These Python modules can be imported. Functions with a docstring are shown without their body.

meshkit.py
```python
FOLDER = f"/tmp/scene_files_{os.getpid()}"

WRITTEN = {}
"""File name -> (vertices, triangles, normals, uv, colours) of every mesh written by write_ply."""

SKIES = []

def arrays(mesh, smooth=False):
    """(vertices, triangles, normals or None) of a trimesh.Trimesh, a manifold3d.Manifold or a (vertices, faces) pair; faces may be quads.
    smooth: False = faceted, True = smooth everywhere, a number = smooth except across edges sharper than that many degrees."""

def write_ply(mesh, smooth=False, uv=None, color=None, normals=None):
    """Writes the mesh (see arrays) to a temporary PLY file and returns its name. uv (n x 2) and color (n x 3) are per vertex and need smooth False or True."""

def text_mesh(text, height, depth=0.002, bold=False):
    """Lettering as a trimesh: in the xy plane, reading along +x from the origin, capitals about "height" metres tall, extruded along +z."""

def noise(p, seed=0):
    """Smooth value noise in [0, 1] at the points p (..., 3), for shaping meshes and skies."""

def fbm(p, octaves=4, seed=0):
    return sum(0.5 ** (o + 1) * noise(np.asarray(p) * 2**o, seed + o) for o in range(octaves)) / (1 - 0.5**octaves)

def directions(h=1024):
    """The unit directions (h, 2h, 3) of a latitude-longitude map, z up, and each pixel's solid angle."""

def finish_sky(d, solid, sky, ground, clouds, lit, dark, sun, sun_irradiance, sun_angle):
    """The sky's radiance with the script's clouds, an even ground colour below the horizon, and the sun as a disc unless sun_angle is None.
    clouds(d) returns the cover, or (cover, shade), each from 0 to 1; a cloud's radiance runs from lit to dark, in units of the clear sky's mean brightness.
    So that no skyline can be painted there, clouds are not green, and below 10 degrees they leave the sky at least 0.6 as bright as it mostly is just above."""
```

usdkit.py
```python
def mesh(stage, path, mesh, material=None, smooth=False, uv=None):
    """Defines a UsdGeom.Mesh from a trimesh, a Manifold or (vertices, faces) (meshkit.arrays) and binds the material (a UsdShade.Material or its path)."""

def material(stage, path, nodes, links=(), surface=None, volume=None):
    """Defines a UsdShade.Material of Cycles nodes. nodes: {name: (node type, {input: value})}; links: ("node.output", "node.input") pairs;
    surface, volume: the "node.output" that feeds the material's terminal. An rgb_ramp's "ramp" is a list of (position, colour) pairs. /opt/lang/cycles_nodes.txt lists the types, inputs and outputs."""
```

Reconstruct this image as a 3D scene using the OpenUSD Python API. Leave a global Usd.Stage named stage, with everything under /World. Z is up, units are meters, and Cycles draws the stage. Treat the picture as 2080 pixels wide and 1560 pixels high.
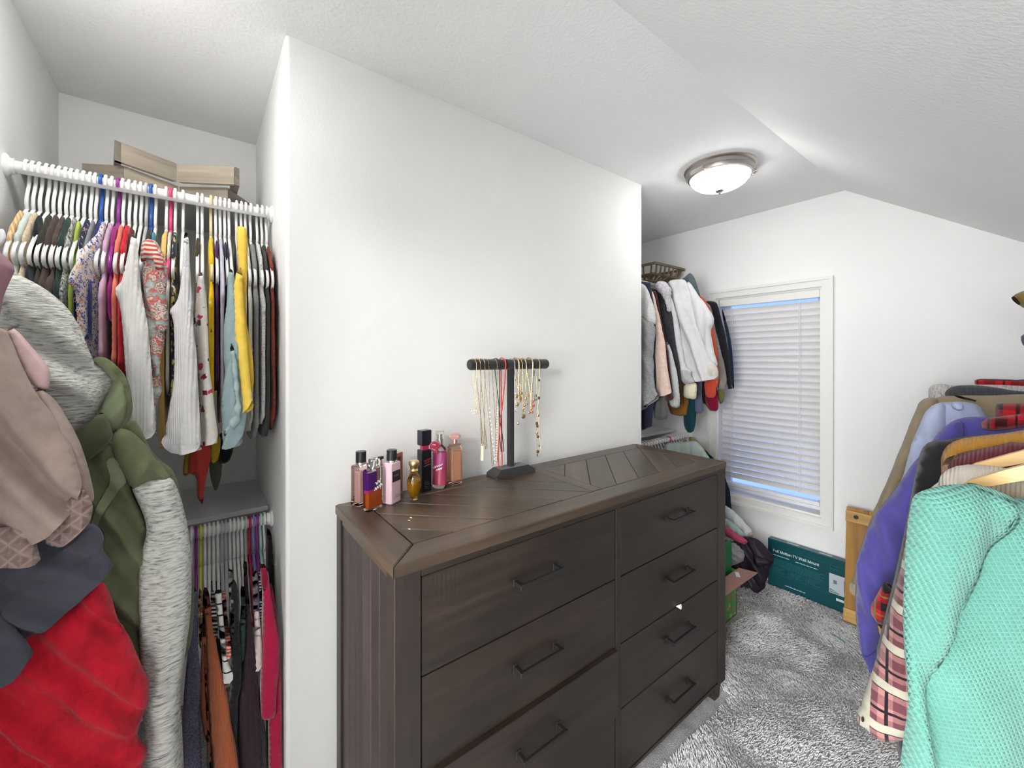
import math, random
import numpy as np, trimesh, shapely
from shapely.geometry import Polygon, LineString, MultiLineString, Point, box as sbox
from shapely import affinity
from scipy.spatial import Delaunay, cKDTree
import usdkit, meshkit
from pxr import Usd, UsdGeom, UsdLux, UsdShade, Gf, Sdf

stage = Usd.Stage.CreateInMemory()
UsdGeom.SetStageUpAxis(stage, UsdGeom.Tokens.z)
UsdGeom.SetStageMetersPerUnit(stage, 1.0)
UsdGeom.Xform.Define(stage, '/World')
UsdGeom.Scope.Define(stage, '/World/Looks')

# ---------------------------------------------------------------- camera, sky, exposure
FPX, YAW, CY, EYE = 835.0, math.radians(52.66), 728.4, 1.459
FW = np.array([-math.sin(YAW), math.cos(YAW), 0.0]); RT = np.array([math.cos(YAW), math.sin(YAW), 0.0])
cam = UsdGeom.Camera.Define(stage, '/World/camera')
cam.CreateHorizontalApertureAttr(36.0); cam.CreateVerticalApertureAttr(27.0)
cam.CreateFocalLengthAttr(FPX / 2080 * 36.0)
cam.CreateVerticalApertureOffsetAttr(-(780 - CY) / 2080 * 36.0)
cam.CreateClippingRangeAttr(Gf.Vec2f(0.03, 100.0))
cam.CreateExposureAttr(0.5)
m4 = Gf.Matrix4d(1.0)
for i, row in enumerate((RT, np.array([0, 0, 1.0]), -FW, np.array([0, 0, EYE]))):
    m4.SetRow(i, Gf.Vec4d(float(row[0]), float(row[1]), float(row[2]), 1.0 if i == 3 else 0.0))
UsdGeom.Xformable(cam).AddTransformOp().Set(m4)

sky = UsdLux.DomeLight.Define(stage, '/World/sky')            # daylight outside the window
sky.CreateColorAttr(Gf.Vec3f(0.24, 0.38, 1.0)); sky.CreateIntensityAttr(0.45)
# unseen lamp behind the doorway, lights the partition; the ceiling lamps have theirs in lamp()
unseen_lamp = UsdLux.SphereLight.Define(stage, '/World/bedroom_lamp_light')
unseen_lamp.CreateRadiusAttr(0.2); unseen_lamp.CreateIntensityAttr(75.0); unseen_lamp.CreateColorAttr(Gf.Vec3f(1.0, 0.985, 0.96))
UsdGeom.Xformable(unseen_lamp).AddTranslateOp().Set(Gf.Vec3d(0.80, -2.0, 2.20))
# unseen light panel behind the doorway, placed to brighten the sloped ceiling
unseen_panel = UsdLux.RectLight.Define(stage, '/World/bedroom_window_light')
unseen_panel.CreateWidthAttr(1.7); unseen_panel.CreateHeightAttr(1.5); unseen_panel.CreateIntensityAttr(15.0); unseen_panel.CreateColorAttr(Gf.Vec3f(0.96, 0.985, 1.0))
UsdGeom.Xformable(unseen_panel).AddTranslateOp().Set(Gf.Vec3d(0.35, -2.93, 1.35)); UsdGeom.Xformable(unseen_panel).AddRotateXOp().Set(90.0)
LAMP_GLOW = 16.0

# ---------------------------------------------------------------- the room's measures (metres)
CEIL = 2.44
XP, YA, YB = -1.404, 0.21, 1.999            # the partition behind the dresser
XB, YL, YW = -2.217, -0.409, 2.997          # closet back wall, wall with the doorway, window wall
XR, SLOPE, XK = -0.728, 0.691, 0.78         # where the ceiling starts to slope, its fall, the knee wall
def zroof(x): return CEIL - SLOPE * max(0.0, x - XR)

# ---------------------------------------------------------------- helpers: geometry of the view
def ray(px, py):
    d = FW + (px - 1040) / FPX * RT
    return np.array([d[0], d[1], -(py - CY) / FPX])
def at(px, py, X=None, Y=None, Z=None):
    d = ray(px, py)
    t = X / d[0] if X is not None else Y / d[1] if Y is not None else (Z - EYE) / d[2]
    return np.array([0, 0, EYE]) + t * d

# ---------------------------------------------------------------- helpers: prims
USED = {}
def path_for(parent, name):
    key = (parent, name); n = USED.get(key, 0); USED[key] = n + 1
    return f'{parent}/{name}' + (f'_{n:03d}' if n else '')
def tag(prim, label=None, cat=None, group=None, kind=None):
    for k, v in (('label', label), ('category', cat), ('group', group), ('kind', kind)):
        if v: prim.SetCustomDataByKey(k, v)
def thing(name, label, cat, loc=(0, 0, 0), rz=0.0, group=None, kind=None, tilt=None):
    p = path_for('/World', name)
    x = UsdGeom.Xform.Define(stage, p)
    x.AddTranslateOp().Set(Gf.Vec3d(*map(float, loc)))
    if rz: x.AddRotateZOp().Set(float(rz))
    if tilt: x.AddRotateXYZOp().Set(Gf.Vec3f(*tilt))
    tag(x.GetPrim(), label, cat, group, kind)
    return p
def part(parent, name, mesh, mat, smooth=35, label=None, kind=None):
    p = path_for(parent, name)
    m = usdkit.mesh(stage, p, mesh, mat, smooth)
    tag(m.GetPrim(), label, None, None, kind)
    return p
def single(name, label, cat, mesh, mat, smooth=35, group=None, kind=None):
    p = path_for('/World', name)
    tag(usdkit.mesh(stage, p, mesh, mat, smooth).GetPrim(), label, cat, group, kind)
    return p
def struct(name, mesh, mat, label=None, smooth=30):
    p = path_for('/World', name)
    tag(usdkit.mesh(stage, p, mesh, mat, smooth).GetPrim(), label, name.split('_')[0], None, 'structure')
    return p
def dup(src, loc, rz=0.0, label=None, cat=None, group=None):
    base = src.rsplit('/', 1)[1]
    base = base[:-4] if base[-3:].isdigit() else base
    p = path_for('/World', base)
    x = UsdGeom.Xform.Define(stage, p)
    prim = x.GetPrim()
    prim.GetReferences().AddInternalReference(src); prim.SetInstanceable(True)
    x.ClearXformOpOrder()
    tr = prim.GetAttribute('xformOp:translate') or x.AddTranslateOp().GetAttr()
    tr.Set(Gf.Vec3d(*map(float, loc)))
    r = prim.GetAttribute('xformOp:rotateZ')
    if not r: r = x.AddRotateZOp().GetAttr()
    r.Set(float(rz))
    prim.GetAttribute('xformOpOrder').Set(['xformOp:translate', 'xformOp:rotateZ'])
    tag(prim, label, cat, group)
    return p

# ---------------------------------------------------------------- helpers: meshes
def cat(*ms): return trimesh.util.concatenate([m for m in ms if m is not None])
def bx(x0, x1, y0, y1, z0, z1):
    m = trimesh.creation.box([x1 - x0, y1 - y0, z1 - z0]); m.apply_translation([(x0 + x1) / 2, (y0 + y1) / 2, (z0 + z1) / 2]); return m
def cbox(x0, x1, y0, y1, z0, z1, c=0.002):
    """a box with chamfered edges"""
    pts = []
    for sx, x in ((1, x0), (-1, x1)):
        for sy, y in ((1, y0), (-1, y1)):
            for sz, z in ((1, z0), (-1, z1)):
                pts += [(x, y + sy * c, z + sz * c), (x + sx * c, y, z + sz * c), (x + sx * c, y + sy * c, z)]
    return trimesh.convex.convex_hull(np.array(pts))
def prism(poly, h, z=0.0):
    if not isinstance(poly, Polygon): poly = Polygon(poly)
    out = [trimesh.creation.extrude_polygon(g, h, engine='earcut') for g in getattr(poly, 'geoms', [poly])]
    m = cat(*out); m.apply_translation([0, 0, z]); return m
def hull(pts): return trimesh.convex.convex_hull(np.array(pts, float))
def lathe(profile, n=40, start=0.0):
    """profile: (radius, z) from bottom to top, closed on the axis where radius is 0"""
    pr = np.array(profile, float); a = np.linspace(0, 2 * np.pi, n, endpoint=False) + start
    v = np.concatenate([np.stack([pr[:, 0] * math.cos(t), pr[:, 0] * math.sin(t), pr[:, 1]], 1) for t in a])
    k = len(pr); f = []
    for i in range(n):
        j = (i + 1) % n
        for q in range(k - 1):
            a0, a1, b0, b1 = i * k + q, i * k + q + 1, j * k + q, j * k + q + 1
            f += [[a0, b0, b1], [a0, b1, a1]]
    m = trimesh.Trimesh(v, f, process=True); m.merge_vertices(); m.update_faces(m.nondegenerate_faces()); return m
def tube(pts, r, n=6, closed=False):
    """a swept tube; r a number or one per point"""
    P = np.array(pts, float); k = len(P); R = np.full(k, r) if np.ndim(r) == 0 else np.array(r, float)
    T = np.gradient(P, axis=0) if not closed else np.roll(P, -1, 0) - np.roll(P, 1, 0)
    T /= np.maximum(np.linalg.norm(T, axis=1, keepdims=True), 1e-9)
    ref = np.array([0, 0, 1.0]) if abs(T[0][2]) < 0.9 else np.array([1.0, 0, 0])
    V = []
    N = np.cross(T[0], ref); N /= np.linalg.norm(N)
    for i in range(k):
        N = N - T[i] * (N @ T[i]); N /= max(np.linalg.norm(N), 1e-9); B = np.cross(T[i], N)
        for j in range(n):
            a = 2 * np.pi * j / n
            V.append(P[i] + R[i] * (math.cos(a) * N + math.sin(a) * B))
    F = []
    for i in range(k if closed else k - 1):
        i2 = (i + 1) % k
        for j in range(n):
            j2 = (j + 1) % n
            F += [[i * n + j, i2 * n + j, i2 * n + j2], [i * n + j, i2 * n + j2, i * n + j2]]
    if not closed:
        V += [P[0], P[-1]]; c0, c1 = len(V) - 2, len(V) - 1
        for j in range(n):
            j2 = (j + 1) % n
            F += [[c0, j, j2], [c1, (k - 1) * n + j2, (k - 1) * n + j]]
    m = trimesh.Trimesh(V, F, process=False); return m
def spline(pts, n=40):
    P = np.array(pts, float)
    if len(P) < 3: return np.linspace(P[0], P[-1], n)
    from scipy.interpolate import CubicSpline
    t = np.r_[0, np.cumsum(np.linalg.norm(np.diff(P, axis=0), axis=1))]
    return CubicSpline(t, P)(np.linspace(0, t[-1], n))
def move(m, *d): m = m.copy(); m.apply_translation(d); return m
def ball(c, r, sub=1, sc=(1, 1, 1)):
    m = trimesh.creation.icosphere(sub, r); m.apply_scale(sc); m.apply_translation(c); return m
# ---------------------------------------------------------------- materials
def lin(h):
    if not isinstance(h, str): return tuple(h)
    c = [int(h[i:i + 2], 16) / 255 for i in (1, 3, 5)]
    return tuple(x / 12.92 if x <= 0.04045 else ((x + 0.055) / 1.055) ** 2.4 for x in c)
def mul(c, k): return tuple(min(1.0, x * k) for x in lin(c))
MATS = {}
def mpath(name):
    n = MATS.get(name, 0); MATS[name] = n + 1
    return '/World/Looks/' + name + (f'_{n:03d}' if n else '')
def plain(name, col, rough=0.5, **kw):
    return usdkit.material(stage, mpath(name), {'p': ('principled_bsdf', {'base_color': lin(col), 'roughness': rough, **kw})}, surface='p.BSDF')
def wallmat(name, col, scale=130.0, dist=0.0012, strength=0.6, var=0.03):
    return usdkit.material(stage, mpath(name), {
        'g': ('geometry', {}), 'n': ('noise_texture', {'scale': scale, 'detail': 3.0, 'roughness': 0.55}),
        'n2': ('noise_texture', {'scale': 2.2, 'detail': 2.0}),
        'r': ('rgb_ramp', {'ramp': [(0.3, mul(col, 1 - var)), (0.7, lin(col))]}),
        'b': ('bump', {'strength': strength, 'distance': dist}),
        'p': ('principled_bsdf', {'roughness': 0.75, 'specular_ior_level': 0.25})},
        [('g.position', 'n.vector'), ('g.position', 'n2.vector'), ('n2.fac', 'r.fac'), ('r.color', 'p.base_color'), ('n.fac', 'b.height'), ('b.normal', 'p.normal')], surface='p.BSDF')
def wood(name, dark, light, axis=0, rot=0.0, rough=0.45, scale=1.0, saw=0.0, coat=0.0, knots=True):
    """grain running along the local axis (0 x, 1 y, 2 z), turned by rot about z"""
    s = [26.0 * scale] * 3; s[axis] = 1.6 * scale
    nodes = {
        'c': ('texture_coordinate', {}), 'i': ('object_info', {}), 'vm': ('vector_math', {'math_type': 'add'}),
        'cc': ('combine_xyz', {}), 'mm': ('math', {'math_type': 'multiply', 'value2': 7.0}),
        'm0': ('mapping', {'rotation': (0, 0, rot)}), 'm': ('mapping', {'scale': tuple(s)}),
        'n': ('noise_texture', {'scale': 1.0, 'detail': 6.0, 'roughness': 0.6, 'distortion': 0.6}),
        'n2': ('noise_texture', {'scale': 3.0 * scale, 'detail': 3.0}),
        'f': ('noise_texture', {'scale': 5.0, 'detail': 4.0, 'roughness': 0.7}),
        'r': ('rgb_ramp', {'ramp': [(0.25, lin(dark)), (0.52, tuple((a + b) / 2 for a, b in zip(lin(dark), lin(light)))), (0.75, lin(light))]}),
        'r2': ('rgb_ramp', {'ramp': [(0.3, (0.72,) * 3), (0.7, (1.15, 1.1, 1.05))]}),
        'x': ('mix_color', {'blend_type': 'multiply', 'fac': 1.0, 'use_clamp': False}),
        'b': ('bump', {'strength': 0.35, 'distance': 0.0012}),
        'p': ('principled_bsdf', {'roughness': rough, 'coat_weight': coat, 'coat_roughness': 0.35})}
    links = [('c.object', 'vm.vector1'), ('i.random', 'mm.value1'), ('mm.value', 'cc.x'), ('mm.value', 'cc.y'), ('mm.value', 'cc.z'), ('cc.vector', 'vm.vector2'),
             ('vm.vector', 'm0.vector'), ('m0.vector', 'm.vector'), ('m.vector', 'n.vector'), ('m.vector', 'f.vector'), ('m0.vector', 'n2.vector'), ('n.fac', 'r.fac'), ('n2.fac', 'r2.fac'),
             ('r.color', 'x.a'), ('r2.color', 'x.b'), ('x.result', 'p.base_color'), ('b.normal', 'p.normal')]
    if saw:
        nodes.update({'w': ('wave_texture', {'wave_type': 'bands', 'bands_direction': 'xyz'[axis], 'scale': 26.0, 'distortion': 2.0, 'detail': 2.0, 'detail_scale': 1.5}),
                      'k': ('noise_texture', {'scale': 5.0, 'detail': 1.0}), 'kr': ('rgb_ramp', {'ramp': [(0.52, (0, 0, 0)), (0.6, (1, 1, 1))]}),
                      'q': ('math', {'math_type': 'multiply'}), 'q2': ('math', {'math_type': 'multiply_add', 'value2': saw})})
        links += [('m0.vector', 'w.vector'), ('m0.vector', 'k.vector'), ('k.fac', 'kr.fac'), ('w.fac', 'q.value1'), ('kr.color', 'q.value2'), ('q.value', 'q2.value1'), ('f.fac', 'q2.value3'), ('q2.value', 'b.height')]
    else:
        links += [('f.fac', 'b.height')]
    return usdkit.material(stage, mpath(name), nodes, links, surface='p.BSDF')

def fabric(name, col, col2=None, pat=None, weave='jersey', rough=0.9, sheen=0.15, var=0.10, **k):
    """pat: None, heather, marl, stripes, plaid, spots, floral, paisley; weave: jersey, rib, knit, cord, fuzz, waffle, cable"""
    N = {'c': ('texture_coordinate', {}), 'p': ('principled_bsdf', {'roughness': rough, 'sheen_weight': sheen, 'sheen_roughness': 0.5, 'specular_ior_level': 0.2})}
    L = []
    col = lin(col); c2 = lin(col2) if col2 else None
    N['n0'] = ('noise_texture', {'scale': 28.0, 'detail': 4.0, 'roughness': 0.6}); L.append(('c.object', 'n0.vector'))
    N['r0'] = ('rgb_ramp', {'ramp': [(0.3, (1 - var,) * 3), (0.7, (1 + var * 0.5,) * 3)]}); L.append(('n0.fac', 'r0.fac'))
    src = None
    def ramp(key, fac, stops, interp=True):
        N[key] = ('rgb_ramp', {'ramp': stops, 'interpolate': interp}); L.append((fac, key + '.fac')); return key + '.color'
    def noise(key, scale, detail=2.0, sc=None, dist=0.0):
        N[key] = ('noise_texture', {'scale': scale, 'detail': detail, 'distortion': dist})
        if sc: N[key + 'm'] = ('mapping', {'scale': sc}); L.extend([('c.object', key + 'm.vector'), (key + 'm.vector', key + '.vector')])
        else: L.append(('c.object', key + '.vector'))
        return key + '.fac'
    def band(key, axis, period, duty, soft=0.02, off=0.0):
        """1 inside a stripe"""
        N[key + 's'] = ('separate_xyz', {}); L.append(('c.object', key + 's.vector'))
        N[key + 'a'] = ('math', {'math_type': 'multiply_add', 'value2': 1.0 / period, 'value3': 100.0 + off}); L.append((f'{key}s.{axis}', key + 'a.value1'))
        N[key + 'f'] = ('math', {'math_type': 'fraction'}); L.append((key + 'a.value', key + 'f.value1'))
        return ramp(key + 'r', key + 'f.value', [(0.0, (1, 1, 1)), (max(0.001, duty - soft), (1, 1, 1)), (duty, (0, 0, 0)), (1 - soft, (0, 0, 0)), (1, (1, 1, 1))])
    def mixc(key, fac, a, b):
        N[key] = ('mix_color', {'blend_type': 'mix', 'use_clamp': True}); L.append((fac, key + '.fac'))
        for s, v in (('a', a), ('b', b)):
            if isinstance(v, str): L.append((v, f'{key}.{s}'))
            else: N[key][1][s] = v
        return key + '.result'
    if pat == 'heather': src = ramp('hr', noise('h', k.get('scale', 420.0), 3.0), [(0.36, col), (0.62, c2)])
    elif pat == 'marl': src = ramp('hr', noise('h', k.get('scale', 60.0), 4.0, k.get('sc', (1.0, 1.0, 7.0)), 0.5), k.get('stops') or [(0.34, c2), (0.5, col), (1, mul(col, 1.1))])
    elif pat == 'stripes': src = mixc('mx', band('st', k.get('axis', 'z'), k['period'], k.get('duty', 0.5)), col, c2)
    elif pat == 'plaid':
        P = k['period']; third = lin(k.get('col3', '#202020'))
        a = band('pa', 'x', P, 0.45, 0.04); b = band('pb', 'z', P, 0.45, 0.04)
        N['hm'] = ('mix_float', {'fac': 0.5, 'use_clamp': True}); L.extend([(a, 'hm.a'), (b, 'hm.b')])
        s1 = ramp('pr', 'hm.result', [(0.0, col), (0.24, col), (0.26, tuple((u + v) / 2 for u, v in zip(col, c2))), (0.74, tuple((u + v) / 2 for u, v in zip(col, c2))), (0.76, c2), (1, c2)])
        l1 = band('pc', 'x', P, k.get('line', 0.08), 0.02, 0.3); l2 = band('pd', 'z', P, k.get('line', 0.08), 0.02, 0.3)
        src = mixc('m2', l2, mixc('m1', l1, s1, third), third)
        if 'col4' in k:
            src = mixc('m4', band('pe', 'z', P * 2, 0.2, 0.02, 0.62), mixc('m3', band('pf', 'x', P * 2, 0.2, 0.02, 0.62), src, lin(k['col4'])), lin(k['col4']))
    elif pat in ('spots', 'floral', 'paisley'):
        N['v'] = ('voronoi_texture', {'scale': k.get('scale', 45.0), 'randomness': 1.0}); N['vd'] = ('noise_texture', {'scale': k.get('scale', 45.0) * 1.7, 'detail': 2.0})
        N['va'] = ('vector_math', {'math_type': 'multiply_add', 'vector2': (k.get('wob', 0.02),) * 3})
        L.extend([('c.object', 'vd.vector'), ('vd.color', 'va.vector1'), ('c.object', 'va.vector3'), ('va.vector', 'v.vector')])
        if pat == 'paisley':
            src = ramp('pr', 'v.distance', [(0.0, col), (0.12, c2), (0.25, col), (0.33, lin(k['col3'])), (0.45, col), (0.55, c2), (0.7, lin(k.get('col4', '#888888'))), (1, col)])
        else:
            cols = [c2] + [lin(x) for x in k.get('more', [])]
            N['vs'] = ('separate_color', {}); L.append(('v.color', 'vs.color'))
            n = len(cols)
            pc = ramp('pc', 'vs.r', [(i / n, c) for i, c in enumerate(cols)], False) if n > 1 else cols[0]
            fac = ramp('pf', 'v.distance', [(0.0, (1, 1, 1)), (k.get('size', 0.3), (1, 1, 1)), (k.get('size', 0.3) + 0.05, (0, 0, 0)), (1, (0, 0, 0))])
            src = mixc('mx', fac, col, pc)
    N['x'] = ('mix_color', {'blend_type': 'multiply', 'fac': 1.0, 'use_clamp': False}); L.append(('r0.color', 'x.b')); L.append(('x.result', 'p.base_color'))
    if src: L.append((src, 'x.a'))
    else: N['x'][1]['a'] = col
    # relief of the weave
    bh, bd, bs = None, 0.0006, 0.5
    if weave == 'jersey': bh = noise('w', 700.0, 2.0); bd = 0.0004
    elif weave == 'fuzz': bh = noise('w', 160.0, 5.0, None, 1.0); bd = 0.004; bs = 0.8
    elif weave == 'fleece': bh = noise('w', 90.0, 5.0, (1.0, 1.0, 0.55), 1.2); bd = 0.003; bs = 0.6
    elif weave in ('rib', 'cord'):
        N['w'] = ('wave_texture', {'wave_type': 'bands', 'bands_direction': k.get('dir', 'x'), 'scale': 0.314 / k.get('pitch', 0.005), 'distortion': 0.4, 'detail': 1.0}); L.append(('c.object', 'w.vector')); bh = 'w.fac'; bd = 0.0016; bs = 0.7
    elif weave == 'knit': bh = noise('w', k.get('kscale', 140.0), 3.0, k.get('ksc', (0.35, 1.0, 1.6))); bd = 0.004; bs = 0.9
    elif weave in ('waffle', 'cable'):
        q = k.get('pitch', 0.006)
        N['w1'] = ('wave_texture', {'wave_type': 'bands', 'bands_direction': 'x', 'scale': 0.314 / q, 'distortion': 0.5, 'detail': 1.0}); N['w2'] = ('wave_texture', {'wave_type': 'bands', 'bands_direction': 'z', 'scale': 0.314 / q, 'distortion': 0.5, 'detail': 1.0})
        N['wm'] = ('mapping', {'rotation': k.get('turn', (0, 0.5, 0))}); L.extend([('c.object', 'wm.vector'), ('wm.vector', 'w1.vector'), ('wm.vector', 'w2.vector')])
        N['wx'] = ('math', {'math_type': 'minimum' if weave == 'waffle' else 'maximum'}); L.extend([('w1.fac', 'wx.value1'), ('w2.fac', 'wx.value2')]); bh = 'wx.value'; bd = q * 0.35; bs = 0.9
    N['b'] = ('bump', {'strength': k.get('bs', bs), 'distance': k.get('bd', bd)}); L.extend([(bh, 'b.height'), ('b.normal', 'p.normal')])
    return usdkit.material(stage, mpath(name), N, L, surface='p.BSDF')
def glassy(name, tint, weight=1.0, rough=0.03, ior=1.45):
    return usdkit.material(stage, mpath(name), {'p': ('principled_bsdf', {'base_color': lin(tint), 'roughness': rough, 'transmission_weight': weight, 'ior': ior})}, surface='p.BSDF')

M_WALL = wallmat('wall_paint', (0.855, 0.855, 0.843))
M_CEIL = wallmat('ceiling_paint', (0.92, 0.92, 0.91), 85.0, 0.0022, 0.8)
M_TRIM = plain('trim_paint', (0.80, 0.79, 0.765), 0.4)
M_WHITE = plain('white_plastic', (0.83, 0.83, 0.83), 0.35)
M_SHELF = plain('shelf_board', (0.72, 0.72, 0.73), 0.45)
M_BLIND = plain('blind_slat', (0.80, 0.775, 0.735), 0.45)
M_VALANCE = plain('blind_valance', (0.80, 0.785, 0.75), 0.4)
M_CORD = plain('blind_cord', (0.86, 0.86, 0.86), 0.7)
M_PANE = usdkit.material(stage, mpath('window_glass'), {'f': ('fresnel', {'IOR': 1.45}), 't': ('transparent_bsdf', {'color': (0.96, 0.98, 0.98)}), 'g': ('glossy_bsdf', {'roughness': 0.02, 'color': (1, 1, 1)}), 'm': ('mix_closure', {})},
                         [('f.fac', 'm.fac'), ('t.BSDF', 'm.closure1'), ('g.BSDF', 'm.closure2')], surface='m.closure')
M_NICKEL = plain('brushed_nickel', (0.50, 0.46, 0.43), 0.32, metallic=1.0)
M_GOLD = plain('gold_metal', (0.80, 0.60, 0.28), 0.28, metallic=1.0)
M_SILVER = plain('silver_metal', (0.75, 0.74, 0.73), 0.25, metallic=1.0)
M_ROSE = plain('rose_gold_metal', (0.80, 0.50, 0.38), 0.3, metallic=1.0)
M_IRON = plain('dark_iron', (0.035, 0.033, 0.033), 0.42, metallic=0.6)
M_BLACK = plain('black_plastic', (0.012, 0.012, 0.013), 0.3)
M_VELVET = plain('black_velvet', (0.010, 0.010, 0.011), 0.95, sheen_weight=0.25)
# ---------------------------------------------------------------- the room
M_CARPET = usdkit.material(stage, mpath('carpet'), {
    'g': ('geometry', {}), 'n': ('noise_texture', {'scale': 9.0, 'detail': 5.0, 'roughness': 0.65, 'distortion': 0.8}), 'f': ('noise_texture', {'scale': 260.0, 'detail': 2.0}),
    'r': ('rgb_ramp', {'ramp': [(0.3, (0.30, 0.29, 0.285)), (0.5, (0.43, 0.42, 0.415)), (0.7, (0.56, 0.55, 0.545))]}),
    'r2': ('rgb_ramp', {'ramp': [(0.3, (0.45,) * 3), (0.55, (1.0,) * 3), (0.72, (1.35,) * 3)]}), 'x': ('mix_color', {'blend_type': 'multiply', 'fac': 1.0, 'use_clamp': False}),
    'b': ('bump', {'strength': 0.8, 'distance': 0.006}), 'p': ('principled_bsdf', {'roughness': 0.95, 'sheen_weight': 0.2, 'specular_ior_level': 0.1})},
    [('g.position', 'n.vector'), ('g.position', 'f.vector'), ('n.fac', 'r.fac'), ('f.fac', 'r2.fac'), ('r.color', 'x.a'), ('r2.color', 'x.b'), ('x.result', 'p.base_color'), ('f.fac', 'b.height'), ('b.normal', 'p.normal')], surface='p.BSDF')
struct('floor', bx(XB - 0.3, 2.3, -3.2, YW + 0.15, -0.1, 0.0), M_CARPET, 'grey carpeted floor of the closet')

def xz_prism(poly, y0, y1):
    """a polygon in the xz plane given thickness from y0 to y1"""
    m = prism(poly, y1 - y0)
    v = m.vertices.copy(); m.vertices = np.stack([v[:, 0], y1 - v[:, 2], v[:, 1]], 1); return m
def yz_prism(poly, x0, x1):
    m = prism(poly, x1 - x0)
    v = m.vertices.copy(); m.vertices = np.stack([x0 + v[:, 2], v[:, 0], v[:, 1]], 1); return m
gable = Polygon([(XB - 0.1, -0.02), (XK + 0.1, -0.02), (XK + 0.1, zroof(XK + 0.1) + 0.02), (XR, CEIL + 0.02), (XB - 0.1, CEIL + 0.02)])
WX0, WX1, WZ0, WZ1 = -1.4735, -0.8365, 0.497, 1.894        # the opening inside the casing
struct('wall_window', xz_prism(gable.difference(sbox(WX0, WZ0, WX1, WZ1)), YW, YW + 0.14), M_WALL, 'white wall with the window')
unseen_door_gap = Polygon([(-0.70, -0.1), (0.60, -0.1), (0.60, 1.47), (-0.10, 1.96), (-0.15, 2.0), (-0.70, 2.0)])  # opening out of view, shaped to let light in from behind the camera
struct('wall_left', xz_prism(gable.difference(unseen_door_gap), YL - 0.11, YL), M_WALL, 'white wall beside the hanging clothes')
struct('wall_closet_back', bx(XB - 0.1, XB, YL - 0.11, YW + 0.14, -0.02, CEIL), M_WALL, 'white back wall of the closet recesses')
struct('wall_knee', bx(XK, XK + 0.1, YL - 0.11, YW + 0.14, -0.02, zroof(XK) + 0.02), M_WALL, 'low white wall under the sloped ceiling')
rr = 0.012
struct('wall_partition', prism(sbox(XB - 0.02, YA + rr, XP - rr, YB - rr).buffer(rr, quad_segs=4), CEIL + 0.01), M_WALL, 'white partition wall behind the dresser')
struct('ceiling', bx(XB - 0.1, XR, YL - 0.11, YW + 0.14, CEIL, CEIL + 0.08), M_CEIL, 'flat white textured ceiling')
sl = xz_prism([(XR, CEIL), (XK + 0.1, zroof(XK + 0.1)), (XK + 0.1, zroof(XK + 0.1) + 0.1), (XR, CEIL + 0.1)], YL - 0.11, YW + 0.14)
struct('ceiling', sl, M_CEIL, 'sloped white textured ceiling')
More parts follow.
